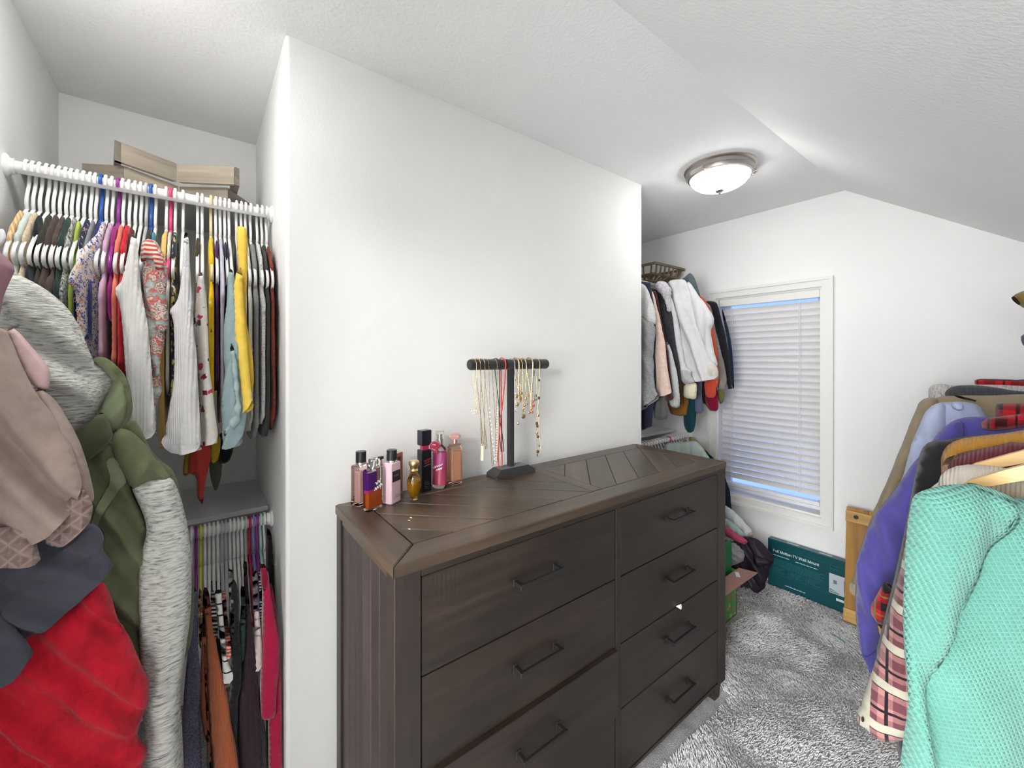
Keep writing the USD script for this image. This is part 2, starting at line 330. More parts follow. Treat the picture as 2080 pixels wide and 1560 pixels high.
# unseen room shell behind the doorway, its white walls bounce light in
unseen_room = [bx(-1.9, 2.2, -3.1, -3.0, 0, CEIL), bx(-2.0, -1.9, -3.1, YL - 0.11, 0, CEIL), bx(2.2, 2.3, -3.1, YL - 0.11, 0, CEIL), bx(-2.0, 2.3, -3.1, YL - 0.11, CEIL, CEIL + 0.05), bx(XK + 0.1, 2.3, YL - 0.11, YL - 0.05, 0, CEIL)]
struct('wall_bedroom', cat(*unseen_room), M_WALL, 'unseen white walls and ceiling behind the doorway, bouncing light into the closet')
def board(poly, y0, y1): return xz_prism(poly, y0, y1)
struct('baseboard_window', board(sbox(XB, 0, XK, 0.085), YW - 0.013, YW), M_TRIM, 'white baseboard under the window')
struct('baseboard_partition', bx(XP, XP + 0.013, YA, YB, 0, 0.085), M_TRIM, 'white baseboard behind the dresser')
struct('baseboard_left', bx(XB, -0.72, YL, YL + 0.013, 0, 0.085), M_TRIM, 'white baseboard of the doorway wall')

# window
win = '/World/' + 'window_1'; USED[('/World', 'window_1')] = 1
UsdGeom.Xform.Define(stage, win); tag(stage.GetPrimAtPath(win), 'white cased window with closed slat blind', 'window', None, 'structure')
OX0, OX1, OZ0, OZ1 = -1.531, -0.779, 0.440, 1.951
def casing(poly_o, poly_mid):
    return cat(board(poly_o, YW - 0.016, YW + 0.002), board(poly_mid, YW - 0.024, YW - 0.015))
q = 0.018
for a, b in (((OX0, OZ1, OX1, OZ1), (WX0, WZ1, WX1, WZ1)), ((OX0, OZ0, OX1, OZ0), (WX0, WZ0, WX1, WZ0))):
    s = 1 if a[1] > b[1] else -1
    part(win, 'casing', casing([(a[0], a[1]), (a[2], a[1]), (b[2], b[1]), (b[0], b[1])], [(a[0], a[1]), (a[2], a[1]), (a[2] - q, a[1] - s * q), (a[0] + q, a[1] - s * q)]), M_TRIM)
for xo, xi in ((OX0, WX0), (OX1, WX1)):
    s = 1 if xo < xi else -1
    part(win, 'casing', casing([(xo, OZ0), (xo, OZ1), (xi, WZ1), (xi, WZ0)], [(xo, OZ0), (xo, OZ1), (xo + s * q, OZ1 - q), (xo + s * q, OZ0 + q)]), M_TRIM)
JW = 0.012
for n, m in (('jamb', bx(WX0, WX0 + JW, YW, YW + 0.13, WZ0, WZ1)), ('jamb', bx(WX1 - JW, WX1, YW, YW + 0.13, WZ0, WZ1)), ('jamb', bx(WX0 + JW, WX1 - JW, YW, YW + 0.13, WZ1 - JW, WZ1)), ('sill', bx(WX0 + JW, WX1 - JW, YW, YW + 0.13, WZ0, WZ0 + JW))):
    part(win, n, m, M_TRIM)
sx0, sx1, sz0, sz1 = WX0 + JW, WX1 - JW, WZ0 + JW, WZ1 - JW; zm = (sz0 + sz1) / 2
frame = Polygon([(sx0, sz0), (sx1, sz0), (sx1, sz1), (sx0, sz1)]).difference(sbox(sx0 + 0.04, sz0 + 0.04, sx1 - 0.04, zm - 0.02)).difference(sbox(sx0 + 0.04, zm + 0.02, sx1 - 0.04, sz1 - 0.04))
part(win, 'sash', board(frame, YW + 0.10, YW + 0.125), M_WHITE)
for z0, z1 in ((sz0 + 0.035, zm - 0.015), (zm + 0.015, sz1 - 0.035)): part(win, 'pane', bx(sx0 + 0.035, sx1 - 0.035, YW + 0.111, YW + 0.115, z0, z1), M_PANE)

# blind
YBL = YW + 0.040; bx0, bx1 = WX0 + 0.019, WX1 - 0.019
bl = thing('window_blind', 'white two-inch slat blind closed over the window', 'blind', ((bx0 + bx1) / 2, YBL, 0.53))
def rel(m): return move(m, -(bx0 + bx1) / 2, -YBL, -0.53)
part(bl, 'valance', rel(cbox(bx0 - 0.004, bx1 + 0.004, YBL - 0.034, YBL - 0.024, 1.832, 1.884, 0.003)), M_VALANCE)
part(bl, 'headrail', rel(bx(bx0, bx1, YBL - 0.022, YBL + 0.03, 1.838, 1.882)), M_WHITE)
def slat(z, tilt, w=0.05):
    n = 4; t = np.linspace(-0.5, 0.5, n + 1); V = []
    ca, sa = math.cos(tilt), math.sin(tilt)
    for th in (0.0014, -0.0014):
        for s in t:
            y, h = s * w, 0.0035 * (1 - 4 * s * s) + th
            yy, zz = y * ca + h * sa, -y * sa + h * ca
            V += [(bx0, YBL + yy, z + zz), (bx1, YBL + yy, z + zz)]
    F = []
    for k in range(n):
        a = 2 * k; b = 2 * (n + 1) + a
        F += [[a, a + 1, a + 3], [a, a + 3, a + 2], [b, b + 3, b + 1], [b, b + 2, b + 3]]
    o = 2 * (n + 1)
    for k in range(n):
        for e in (0, 1):
            i0, i1 = 2 * k + e, 2 * k + 2 + e
            F += [[i0, i1, o + i1], [i0, o + i1, o + i0]]
    F += [[0, 1, o + 1], [0, o + 1, o], [2 * n, o + 2 * n + 1, 2 * n + 1], [2 * n, o + 2 * n, o + 2 * n + 1]]
    m = trimesh.Trimesh(V, F, process=False); m.fix_normals(); return m
PITCH = 0.0415; zs = [1.790 - PITCH * i for i in range(29)]
for i, z in enumerate(zs):
    part(bl, 'slat', rel(slat(z, math.radians(60 - 0.3 * (i % 3)))), M_BLIND, 50)
part(bl, 'bottom_rail', rel(cbox(bx0, bx1, YBL - 0.024, YBL + 0.024, 0.553, 0.577, 0.004)), M_WHITE)
for xc in (-1.376, -0.963):
    part(bl, 'ladder_cord', rel(cat(*[tube([(xc + d, YBL - 0.0215, 0.565), (xc + d, YBL - 0.0215, 1.83)], 0.0012, 5) for d in (-0.004, 0.004)])), M_CORD)
    part(bl, 'cord_plug', rel(cat(tube([(xc, YBL - 0.01, 0.548), (xc, YBL - 0.012, 0.556)], 0.005, 8))), M_WHITE)

# ---------------------------------------------------------------- closet shelves and rods
XS, XROD = -1.79, -1.69                       # shelf front edge, rods
def shelf_set(y0, y1, where, zr_up, zr_lo, xr=XROD):
    single('closet_shelf', f'white upper shelf {where}', 'shelf', cbox(XB, XS, y0, y1, 2.006, 2.024), M_SHELF)
    single('closet_shelf', f'white lower shelf {where}', 'shelf', cbox(XB, XS, y0, y1, 0.886, 0.905), M_SHELF)
    for lev, zr in (('upper', zr_up), ('lower', zr_lo)):
        r = thing('closet_rod', f'white {lev} hanging rod {where}', 'closet rod', (xr, (y0 + y1) / 2, zr))
        h = (y1 - y0) / 2
        part(r, 'rod', tube([(0, -h + 0.002, 0), (0, h - 0.002, 0)], 0.016, 20), M_WHITE)
        for s in (-1, 1):
            fl = lathe([(0, 0), (0.030, 0), (0.030, 0.004), (0.021, 0.010), (0.021, 0.018), (0, 0.018)], 24)
            fl.apply_transform(trimesh.transformations.rotation_matrix(s * math.pi / 2, [1, 0, 0])); part(r, 'flange', move(fl, 0, s * h, 0), M_WHITE)
shelf_set(YL, YA, 'in the recess beside the doorway wall', 1.975, 0.889)
shelf_set(YB, YW, 'in the recess by the window', 1.93, 0.870)

# ---------------------------------------------------------------- ceiling lamps
def glow(k): return plain('lamp_glass_lit', (0.9, 0.9, 0.9), 0.3, emission_color=(1.0, 0.99, 0.97), emission_strength=k)
def lamp(x, y, label, power):
    t = thing('ceiling_lamp', label, 'lamp', (x, y, CEIL - 0.135))
    z = 0.135
    part(t, 'ceiling_ring', lathe([(0, z), (0.168, z), (0.170, z - 0.006), (0.160, z - 0.012), (0.162, z - 0.03), (0.156, z - 0.036), (0.152, z - 0.046), (0.143, z - 0.050), (0.138, z - 0.046), (0, z - 0.046)], 64), M_NICKEL, 25)
    # ribbed bowl
    n = 96; prof = [(0.139, z - 0.046)] + [(0.139 * math.cos(a), z - 0.046 - 0.070 * math.sin(a)) for a in np.linspace(0.08, 1.5, 14)]
    m = lathe([(r, zz) for r, zz in prof][::-1], n)
    v = m.vertices; ang = np.arctan2(v[:, 1], v[:, 0]); rad = np.hypot(v[:, 0], v[:, 1])
    k = 1 + 0.012 * np.sin(ang * 24) * np.clip(rad / 0.1, 0, 1); m.vertices = np.stack([v[:, 0] * k, v[:, 1] * k, v[:, 2]], 1)
    part(t, 'glass_bowl', m, glow(power), True)
    part(t, 'finial', lathe([(0, -0.003), (0.004, 0.0), (0.006, 0.004), (0.003, 0.008), (0.015, 0.012), (0.02, 0.017), (0.014, 0.022), (0, 0.022)], 24), M_NICKEL, 40)
    for a in (2.6, 4.7, 0.5):
        c, s = math.cos(a), math.sin(a)
        part(t, 'bowl_clip', tube([(0.158 * c, 0.158 * s, z - 0.03), (0.166 * c, 0.166 * s, z - 0.045), (0.150 * c, 0.150 * s, z - 0.058)], 0.003, 6), M_NICKEL)
    return t
lamp(-1.035, 2.135, 'flush nickel ceiling lamp with a lit ribbed glass bowl', LAMP_GLOW)

# ---------------------------------------------------------------- dresser
DX0, DX1, DY0, DY1, DZ = -1.3256, -0.8526, 0.3312, 1.8234, 1.0134
W_D = [('#2b2420', '#4b4038'), ('#302822', '#514438'), ('#272120', '#463c38')]
M_DRAWER = wood('dresser_drawer_shaded_wood', '#1b1613', '#352b24', 1, 0, 0.42, 1.0, 0.55)  # drawers darkened: the dim light near the floor is put into the colour
M_POST = wood('dresser_post_wood', '#1f1916', '#332b27', 2, 0, 0.45)
M_RAIL = wood('dresser_rail_wood', '#1e1915', '#352c25', 1, 0, 0.42)
M_TOPX = wood('dresser_top_lit_wood', '#33291f', '#594a3b', 0, 0, 0.40, 1.0, 0.0, 0.15)  # top boards lighter: the gloss of the light is put into the colour
M_TOPY = wood('dresser_top_lit_wood', '#33291f', '#594a3b', 1, 0, 0.40, 1.0, 0.0, 0.15)
M_CH = [wood('dresser_chevron_lit_wood', d, l, 0, r, 0.40, 1.0, 0.0, 0.15) for r in (-math.pi / 4, math.pi / 4) for d, l in (('#2f261c', '#584938'), ('#382d24', '#625242'), ('#2b231b', '#4f4132'))]  # top planks share the lighter tone that stands in for light gloss
M_SIDE = [wood('dresser_side_wood', d, l, 2, 0, 0.5) for d, l in (('#2a2322', '#463c3a'), ('#231d1b', '#3c3432'), ('#30282a', '#4a3e40'))]
dcx, dcy = (DX0 + DX1) / 2, (DY0 + DY1) / 2
dr = thing('dresser', 'large dark brown wooden dresser of eight drawers with a chevron plank top', 'dresser', (dcx, dcy, 0))
def dd(m): return move(m, -dcx, -dcy, 0)
rng = random.Random(4)
TZ0 = 0.9865
# top: mitred border, cross board, chevron planks over a core
BW = 0.080; ix0, ix1, iy0, iy1 = DX0 + BW, DX1 - BW, DY0 + BW, DY1 - BW; cy0, cy1 = dcy - 0.024, dcy + 0.024
part(dr, 'top_core', dd(bx(DX0 + 0.004, DX1 - 0.004, DY0 + 0.004, DY1 - 0.004, TZ0, DZ - 0.008)), M_RAIL)
g = 0.0009
def slab(poly, z0, z1, c=0.0012):
    P = Polygon(poly) if not isinstance(poly, Polygon) else poly
    P = P.buffer(-g)
    top = P.buffer(-c); lo = np.array(P.exterior.coords[:-1]); hi = np.array(top.exterior.coords[:-1])
    return hull([(x, y, z0) for x, y in lo] + [(x, y, z1 - c) for x, y in lo] + [(x, y, z1) for x, y in hi])
for poly, m in (([(DX1, DY0), (DX1, DY1), (ix1, iy1), (ix1, iy0)], M_TOPY), ([(DX0, DY0), (ix0, iy0), (ix0, iy1), (DX0, DY1)], M_TOPY), ([(DX0, DY0), (DX1, DY0), (ix1, iy0), (ix0, iy0)], M_TOPX), ([(DX0, DY1), (ix0, iy1), (ix1, iy1), (DX1, DY1)], M_TOPX)):
    part(dr, 'border_board', dd(slab(poly, TZ0, DZ, 0.003)), m)
part(dr, 'cross_board', dd(slab([(ix0, cy0), (ix1, cy0), (ix1, cy1), (ix0, cy1)], TZ0, DZ)), M_TOPX)
for side, (ya, yb) in enumerate(((iy0, cy0), (cy1, iy1))):
    R = sbox(ix0, ya, ix1, yb); d = 0.13; k0 = -12
    for k in range(k0, 24):
        # planks along (1,1) in the near panel, along (1,-1) in the far one
        if side == 0: P = [(ix0 - 1, ya - 1 + k * d + 0.06), (ix0 + 2, ya + 2 + k * d + 0.06), (ix0 + 2, ya + 2 + (k + 1) * d + 0.06), (ix0 - 1, ya - 1 + (k + 1) * d + 0.06)]
        else: P = [(ix0 - 1, ya + 1 + k * d), (ix0 + 2, ya - 2 + k * d), (ix0 + 2, ya - 2 + (k + 1) * d), (ix0 - 1, ya + 1 + (k + 1) * d)]
        P = Polygon(P).intersection(R)
        if P.area > 3e-4: part(dr, 'chevron_plank', dd(slab(P, TZ0, DZ - 0.0006 * rng.random())), M_CH[side * 3 + rng.randrange(3)])
# carcass
part(dr, 'carcass', dd(bx(DX0 + 0.02, DX1 - 0.028, DY0 + 0.024, DY1 - 0.024, 0.075, TZ0)), M_RAIL)
PW = 0.062
for y0 in (DY0 + 0.004, DY1 - 0.004 - PW):
    for x0, x1 in ((DX1 - 0.050, DX1 - 0.004), (DX0 + 0.004, DX0 + 0.05)): part(dr, 'corner_post', dd(cbox(x0, x1, y0, y0 + PW if x0 > -1 else y0 + PW, 0.066, TZ0, 0.0015)), M_POST)
for y0, y1 in ((DY0 + 0.010, DY0 + 0.024), (DY1 - 0.024, DY1 - 0.010)):
    xs = np.linspace(DX0 + 0.05, DX1 - 0.05, 7)
    for i in range(6): part(dr, 'side_plank', dd(cbox(xs[i] + 0.0008, xs[i + 1] - 0.0008, y0, y1, 0.075, TZ0 - 0.022, 0.0016)), M_SIDE[rng.randrange(3)])
    part(dr, 'side_rail', dd(cbox(DX0 + 0.05, DX1 - 0.05, y0 - 0.002, y1 + 0.002, TZ0 - 0.022, TZ0, 0.001)), M_TOPX)
fx0, fx1 = DX1 - 0.028, DX1 - 0.005
part(dr, 'top_rail', dd(cbox(fx0, fx1, 0.3984, 1.7814, 0.9695, TZ0, 0.001)), M_RAIL)
part(dr, 'bottom_rail', dd(cbox(fx0, fx1, 0.3984, 1.7814, 0.066, 0.0785, 0.001)), M_RAIL)
part(dr, 'centre_stile', dd(cbox(fx0, fx1, 1.0800, 1.1035, 0.0785, 0.9695, 0.001)), M_POST)
for y in (DY0 + 0.03, DY1 - 0.03 - 0.05):
    for x in (DX1 - 0.06, DX0 + 0.01): part(dr, 'foot', dd(hull([(x, y, 0.068), (x + 0.048, y, 0.068), (x, y + 0.05, 0.068), (x + 0.048, y + 0.05, 0.068), (x + 0.004, y + 0.006, 0), (x + 0.044, y + 0.006, 0), (x + 0.004, y + 0.044, 0), (x + 0.044, y + 0.044, 0)])), M_POST)
rows = [(0.742, 0.967), (0.5195, 0.738), (0.3045, 0.5155), (0.081, 0.3005)]
for ci, (y0, y1) in enumerate(((0.4005, 1.0780), (1.1055, 1.7795))):
    for ri, (z0, z1) in enumerate(rows):
        out = 0.013 if (ci == 0 and ri == 2) else 0.0
        lab = 'third drawer of the near column, standing slightly open' if out else None
        xo = DX1 - 0.007 + out
        dp = part(dr, 'drawer', dd(cat(cbox(xo - 0.02, xo, y0, y1, z0, z1, 0.0018), bx(xo - 0.30, xo - 0.02, y0 + 0.02, y1 - 0.02, z0 + 0.02, z1 - 0.03))), M_DRAWER, 25, lab)
        yc, zc = (y0 + y1) / 2 + (0.0 if ci == 0 else 0.005), (z0 + z1) / 2 + 0.012
        hw = 0.079
        bar = cbox(xo + 0.024, xo + 0.033, yc - hw, yc + hw, zc - 0.0075, zc + 0.0055, 0.0012)
        legs = [cbox(xo - 0.001, xo + 0.026, yc + s * (hw - 0.008) - 0.006, yc + s * (hw - 0.008) + 0.006, zc - 0.006, zc + 0.005, 0.001) for s in (-1, 1)]
        plates = [cbox(xo - 0.001, xo + 0.0035, yc + s * (hw - 0.008) - 0.009, yc + s * (hw - 0.008) + 0.009, zc - 0.011, zc + 0.010, 0.001) for s in (-1, 1)]
        part(dp, 'handle', dd(cat(bar, *legs, *plates)), M_IRON, 25)
sc = random.Random(7)
single('cloth_scrap', 'scrap of white cloth caught above the third drawer of the far column', 'cloth scrap', hull([(DX1 - 0.01, 1.437, 0.521), (DX1 + 0.003, 1.442, 0.524), (DX1 + 0.005, 1.452, 0.531), (DX1 - 0.01, 1.456, 0.518), (DX1 + 0.008, 1.446, 0.513), (DX1 + 0.006, 1.455, 0.517)]), plain('cloth_white', '#dcdad6', 0.9))
for x, y, wh in ((-1.02, 0.435, 'alone by the dresser end'), (-1.09, 0.47, 'of a close pair, nearer the bottles'), (-1.075, 0.458, 'of a close pair, farther one')):
    single('paper_crumb', f'tiny white paper crumb on the dresser top, {wh}', 'crumb', hull([(x, y, DZ), (x + 0.008, y + 0.004, DZ), (x + 0.006, y + 0.006, DZ), (x + 0.001, y + 0.003, DZ + 0.0012), (x + 0.007, y + 0.005, DZ + 0.001)]), plain('paper', '#d8d4cc', 0.9))
lamp(-1.20, -0.225, 'unseen flush nickel ceiling lamp out of view, lighting the recess of colourful tops', LAMP_GLOW * 1.3)  # second ceiling lamp, out of view, placed to light the left recess
# ---------------------------------------------------------------- perfume bottles on the dresser
TOPZ = DZ
def on_top(p, q):
    """origin, turn and width of a face whose foot runs from pixel p to pixel q on the dresser top"""
    a, b = at(*p, Z=TOPZ), at(*q, Z=TOPZ); d = b - a
    return a, math.degrees(math.atan2(d[1], d[0])), float(np.hypot(d[0], d[1])), float(FW @ a)
def px_m(D): return D / FPX
def rbox(w, d, z0, z1, r=0.004, x0=0.0, taper=1.0):
    P = sbox(x0 + r, r, x0 + w - r, d - r).buffer(r, quad_segs=3)
    c = np.array(P.exterior.coords[:-1]); m = c.mean(0); e = min(r, 0.003)
    top = (c - m) * taper + m; ins = lambda A: (A - m) * (1 - 2 * e / max(w, d)) + m
    return hull([(x, y, z0) for x, y in ins(c)] + [(x, y, z0 + e) for x, y in c] + [(x, y, z1 - e) for x, y in top] + [(x, y, z1) for x, y in ins(top)])
def scribble(x0, x1, z, amp, y, seed, r=0.0005, slope=0.0):
    rg = np.random.default_rng(seed); t = np.linspace(0, 1, 60)
    zz = z + amp * np.sin(t * 2 * np.pi * (x1 - x0) / amp / 1.6 + rg.random() * 6) * (0.4 + 0.6 * meshkit.noise(np.stack([t * 9, t * 0, t * 0 + seed], 1))) + slope * (t - 0.5) * (x1 - x0)
    return tube(np.stack([x0 + t * (x1 - x0) + amp * 0.4 * np.cos(t * 90), t * 0 + y, zz], 1), r, 4)
G_CLEAR = glassy('clear_glass', '#f6f2f0'); G_PINK = glassy('pink_glass', '#f8e2de'); G_PEACH = glassy('peach_glass', '#f7d8c2'); G_GOLD = glassy('amber_glass', '#ecca70')
L_PINK = plain('pink_liquid', '#eccbc6', 0.15, transmission_weight=0.25, ior=1.33); L_PEACH = plain('peach_liquid', '#e6bda0', 0.12, transmission_weight=0.25, ior=1.33)
L_ORANGE = plain('orange_liquid', '#dd6a1c', 0.12, transmission_weight=0.35, ior=1.33); L_AMBER = plain('amber_liquid', '#b8962a', 0.1, transmission_weight=0.3, ior=1.33)
P_PURPLE = plain('purple_tint', '#5c1c86', 0.2); P_MAG = plain('magenta_tint', '#c2407e', 0.2); P_HOT = plain('hot_pink_label', '#c94f92', 0.35); P_ROSE = plain('rose_label', '#cc4f74', 0.35)
P_LILAC = plain('lilac_plastic', '#d3b4bf', 0.38); P_LABEL = plain('black_label', '#26252a', 0.5); P_INK = plain('grey_print', '#8a7f84', 0.6); P_WHITEINK = plain('white_print', '#e8e4e6', 0.5); P_RED = plain('red_print', '#8c1f2a', 0.5)
P_RIB = plain('crimson_ribbon', '#9c0f3c', 0.35, sheen_weight=0.3); P_COPPER = plain('copper_frame', '#d79a80', 0.3, metallic=0.35); P_PEACHCAP = glassy('peach_acrylic', '#f5c9c2', 0.8)
def bottle(name, label, p, q): 
    a, rz, w, D = on_top(p, q); return thing(name, label, 'perfume bottle', (a[0], a[1], TOPZ), rz), w, px_m(D)
def cap_round(t, x, y, z0, z1, r, mat=M_BLACK, ringm=M_SILVER):
    part(t, 'cap', move(lathe([(0, z0 + 0.004), (r, z0 + 0.004), (r, z1 - 0.003), (r * 1.0, z1 - 0.001), (r * 0.92, z1), (0, z1)], 28), x, y, 0), mat, 30)
    part(t, 'collar', move(lathe([(0, z0 - 0.002), (r * 0.96, z0 - 0.002), (r * 0.96, z0), (r * 1.04, z0 + 0.0005), (r * 1.04, z0 + 0.004), (0, z0 + 0.004)], 28), x, y, 0), ringm, 30)
# tall clear pink one with a black cap
t, w, s = bottle('perfume_bottle', 'tall clear pink perfume bottle with round black cap and black label, nearest the dresser end', (728.9, 1030.8), (754, 1020))
h = 83 * s; part(t, 'bottle_glass', rbox(w, 0.034, 0, h, 0.004), G_PINK, 25); part(t, 'liquid', rbox(w - 0.012, 0.022, 0.010, h * 0.86, 0.003, 0.006), L_PINK, 25)
part(t, 'label', bx(w * 0.42, w * 0.97, -0.0008, 0.0, h * 0.40, h * 0.72), P_LABEL); cap_round(t, w / 2, 0.017, h + 0.003, h + 27 * s, 0.0155)
# purple and orange flask
t, w, s = bottle('perfume_bottle', 'flat glass perfume flask, purple above and orange below, with a clear cap', (746.9, 1042), (778, 1028.8))
h = 85 * s; part(t, 'bottle_glass', rbox(w, 0.020, 0, h, 0.003, 0, 1.04), G_CLEAR, 25)
part(t, 'purple_panel', bx(0.004, w * 0.62, 0.004, 0.0165, h * 0.50, h * 0.93), P_PURPLE, label='purple tinted upper half'); part(t, 'magenta_band', bx(0.004, w * 0.62, 0.0035, 0.0165, h * 0.44, h * 0.515), P_MAG)
part(t, 'liquid', rbox(w - 0.009, 0.013, 0.008, h * 0.45, 0.002, 0.0045), L_ORANGE, 25)
part(t, 'lettering', cat(scribble(w * 0.48, w * 0.85, h * 0.66, 0.006, -0.0003, 3, 0.0008, 0.3), scribble(w * 0.42, w * 0.95, h * 0.53, 0.005, -0.0003, 5, 0.0009, 0.3)), P_WHITEINK)
part(t, 'neck', move(lathe([(0, h), (0.008, h), (0.008, h + 0.006), (0, h + 0.006)], 20), w / 2, 0.01, 0), M_SILVER); part(t, 'cap', rbox(0.026, 0.018, h + 0.006, h + 0.030, 0.004, w / 2 - 0.013), G_CLEAR, 25)
part(t, 'sprayer', move(lathe([(0, h + 0.006), (0.0055, h + 0.006), (0.0055, h + 0.022), (0, h + 0.022)], 16), w / 2, 0.009, 0), M_SILVER)
# opaque lilac one
t, w, s = bottle('perfume_bottle', 'opaque lilac lotion bottle with black cap and square black label', (794.9, 1026.7), (815.3, 1016.3))
w *= 1.0; h = 84 * s; part(t, 'body', rbox(w, 0.036, 0, h, 0.006, 0, 0.98), P_LILAC, 25); part(t, 'label', bx(w * 0.12, w * 0.86, -0.001, 0.002, h * 0.54, h * 0.80), P_LABEL)
part(t, 'lettering', cat(*[bx(w * a, w * b, -0.0006, 0.002, h * z, h * z + 0.0011) for a, b, z in ((0.35, 0.8, 0.20), (0.28, 0.86, 0.165), (0.2, 0.9, 0.13))]), P_INK); part(t, 'label_print', cat(*[bx(w * 0.25, w * 0.72, -0.0014, -0.0009, h * z, h * z + 0.0012) for z in (0.69, 0.665)]), P_INK)
cap_round(t, w / 2, 0.018, h + 0.002, h + 25 * s, 0.0158)
# copper-framed one behind it
t, w, s = bottle('perfume_bottle', 'flat copper-rimmed perfume bottle standing behind the lilac lotion bottle', (799, 1011), (818, 1001.5))
h = 87 * s; fr = xz_prism(sbox(0, 0, w, h).buffer(0).difference(sbox(0.008, 0.010, w - 0.006, h - 0.012)), 0, 0.022); part(t, 'rim', fr, P_COPPER, 25); part(t, 'body', bx(0.005, w - 0.004, 0.005, 0.017, 0.006, h - 0.008), plain('copper_glass', '#a4573f', 0.15, transmission_weight=0.3), 25)
# small one with a pump
t, w, s = bottle('perfume_bottle', 'small clear spray bottle with a black and silver pump, behind the purple flask', (769, 1016), (786, 1008))
h = 68 * s; part(t, 'bottle_glass', rbox(w, 0.02, 0, h, 0.003), G_CLEAR, 25); part(t, 'pump', cat(move(lathe([(0, h), (0.006, h), (0.006, h + 0.016), (0, h + 0.016)], 16), w / 2, 0.01, 0), bx(w / 2 - 0.008, w / 2 + 0.003, 0.006, 0.014, h + 0.016, h + 0.022)), M_SILVER); part(t, 'actuator', cbox(w / 2 - 0.006, w / 2 + 0.010, 0.004, 0.016, h + 0.018, h + 0.027, 0.001), M_BLACK)
# golden amber one
a = at(841, 1014, Z=TOPZ); t = thing('perfume_bottle', 'small rounded amber perfume bottle with a golden cap', 'perfume bottle', (a[0], a[1], TOPZ), 40)
s = px_m(FW @ a); k = s
prof = [(0, 0), (7 * k, 0), (7.5 * k, 1 * k), (6 * k, 4 * k), (8 * k, 8 * k), (12 * k, 17 * k), (14.5 * k, 28 * k), (14 * k, 38 * k), (11 * k, 48 * k), (7 * k, 55 * k), (5.5 * k, 57 * k), (0, 57 * k)]
part(t, 'bottle_glass', lathe(prof, 40), G_GOLD, 60); part(t, 'liquid', lathe([(0, 5 * k)] + [(r * 0.84, z) for r, z in prof[4:8]] + [(0, 38 * k)], 32), L_AMBER, 60)
part(t, 'collar', lathe([(0, 57 * k), (8 * k, 57 * k), (9 * k, 59 * k), (8 * k, 61 * k), (7 * k, 63 * k), (0, 63 * k)], 28), M_GOLD, 40); part(t, 'cap', lathe([(0, 63 * k), (8 * k, 63 * k), (8.5 * k, 67 * k), (10.5 * k, 70 * k), (10.8 * k, 76 * k), (9 * k, 79 * k), (0, 79 * k)], 28), M_GOLD, 40)
# tall black one with the ribbon
t, w, s = bottle('perfume_bottle', 'tall black perfume bottle with cube cap and a crimson ribbon bow at its neck', (857, 1001.7), (877, 996.5))
h = 86 * s; dd_ = 0.030; part(t, 'body', rbox(w, dd_, 0, h, 0.0015), plain('black_glass', '#121116', 0.25), 25); part(t, 'neck', bx(w * 0.2, w * 0.8, 0.006, dd_ - 0.006, h - 0.001, h + 9 * s), P_RIB)
part(t, 'cap', rbox(w * 0.98, dd_, h + 9 * s, h + 40 * s, 0.0015), plain('black_acrylic', '#15141a', 0.12), 25)
bow = [tube(spline([(w * 0.78, 0.0, h + 4 * s), (w + 8 * s, -0.006, h + 12 * s), (w + 13 * s, -0.008, h + 8 * s), (w * 0.8, -0.002, h + 4 * s)], 14), [0.002 + 0.004 * math.sin(math.pi * i / 13) for i in range(14)], 6), tube(spline([(w * 0.78, 0.0, h + 4 * s), (w + 8 * s, -0.006, h + 1 * s), (w + 10 * s, -0.007, h - 6 * s), (w * 0.85, -0.002, h + 2 * s)], 14), [0.002 + 0.0032 * math.sin(math.pi * i / 13) for i in range(14)], 6), tube(spline([(w * 0.8, 0, h + 3 * s), (w + 3 * s, -0.004, h - 4 * s), (w + 9 * s, -0.004, h - 9 * s)], 8), 0.0012, 5)]
part(t, 'ribbon_bow', cat(*bow), P_RIB, 60); part(t, 'red_lettering', cat(scribble(w * 0.2, w * 0.9, h * 0.76, 0.004, -0.0003, 8, 0.0006, 0.2), scribble(w * 0.3, w * 0.85, h * 0.70, 0.004, -0.0003, 9, 0.0006, 0.2)), P_RED)
part(t, 'lettering', cat(scribble(w * 0.2, w * 0.88, h * 0.635, 0.002, -0.0003, 10, 0.0005, 0.2), *[bx(w * 0.25, w * (0.6 + 0.1 * (i % 3)), -0.0003, 0.001, h * 0.26 - i * 0.006, h * 0.26 - i * 0.006 + 0.0008) for i in range(5)]), P_INK)
# pink mist
a = at(893, 990, Z=TOPZ); t = thing('perfume_bottle', 'round clear mist bottle with hot pink label and silver spray cap', 'perfume bottle', (a[0], a[1], TOPZ), 39)
s = px_m(FW @ a); k = s; oval = np.array([1.0, 0.72, 1.0])
def olathe(p, n=40): m = lathe(p, n); m.vertices = m.vertices * oval; return m
part(t, 'bottle_glass', olathe([(0, 0), (12 * k, 0), (15.5 * k, 3 * k), (15.8 * k, 8 * k), (15.2 * k, 72 * k), (13.5 * k, 80 * k), (7 * k, 86 * k), (5 * k, 88 * k), (0, 88 * k)]), G_CLEAR, 40)
part(t, 'label', olathe([(13.6 * k, 40 * k), (13.6 * k, 72 * k)]), P_HOT, 60); part(t, 'label', olathe([(13.6 * k, 7 * k), (13.6 * k, 41 * k)]), P_ROSE, 60)
part(t, 'lettering', cat(scribble(-9 * k, 11 * k, 46 * k, 0.004, -11.2 * k, 12, 0.0007, 0.4), scribble(-3 * k, 10 * k, 40 * k, 0.004, -11.2 * k, 13, 0.0008, 0.4)), P_WHITEINK)
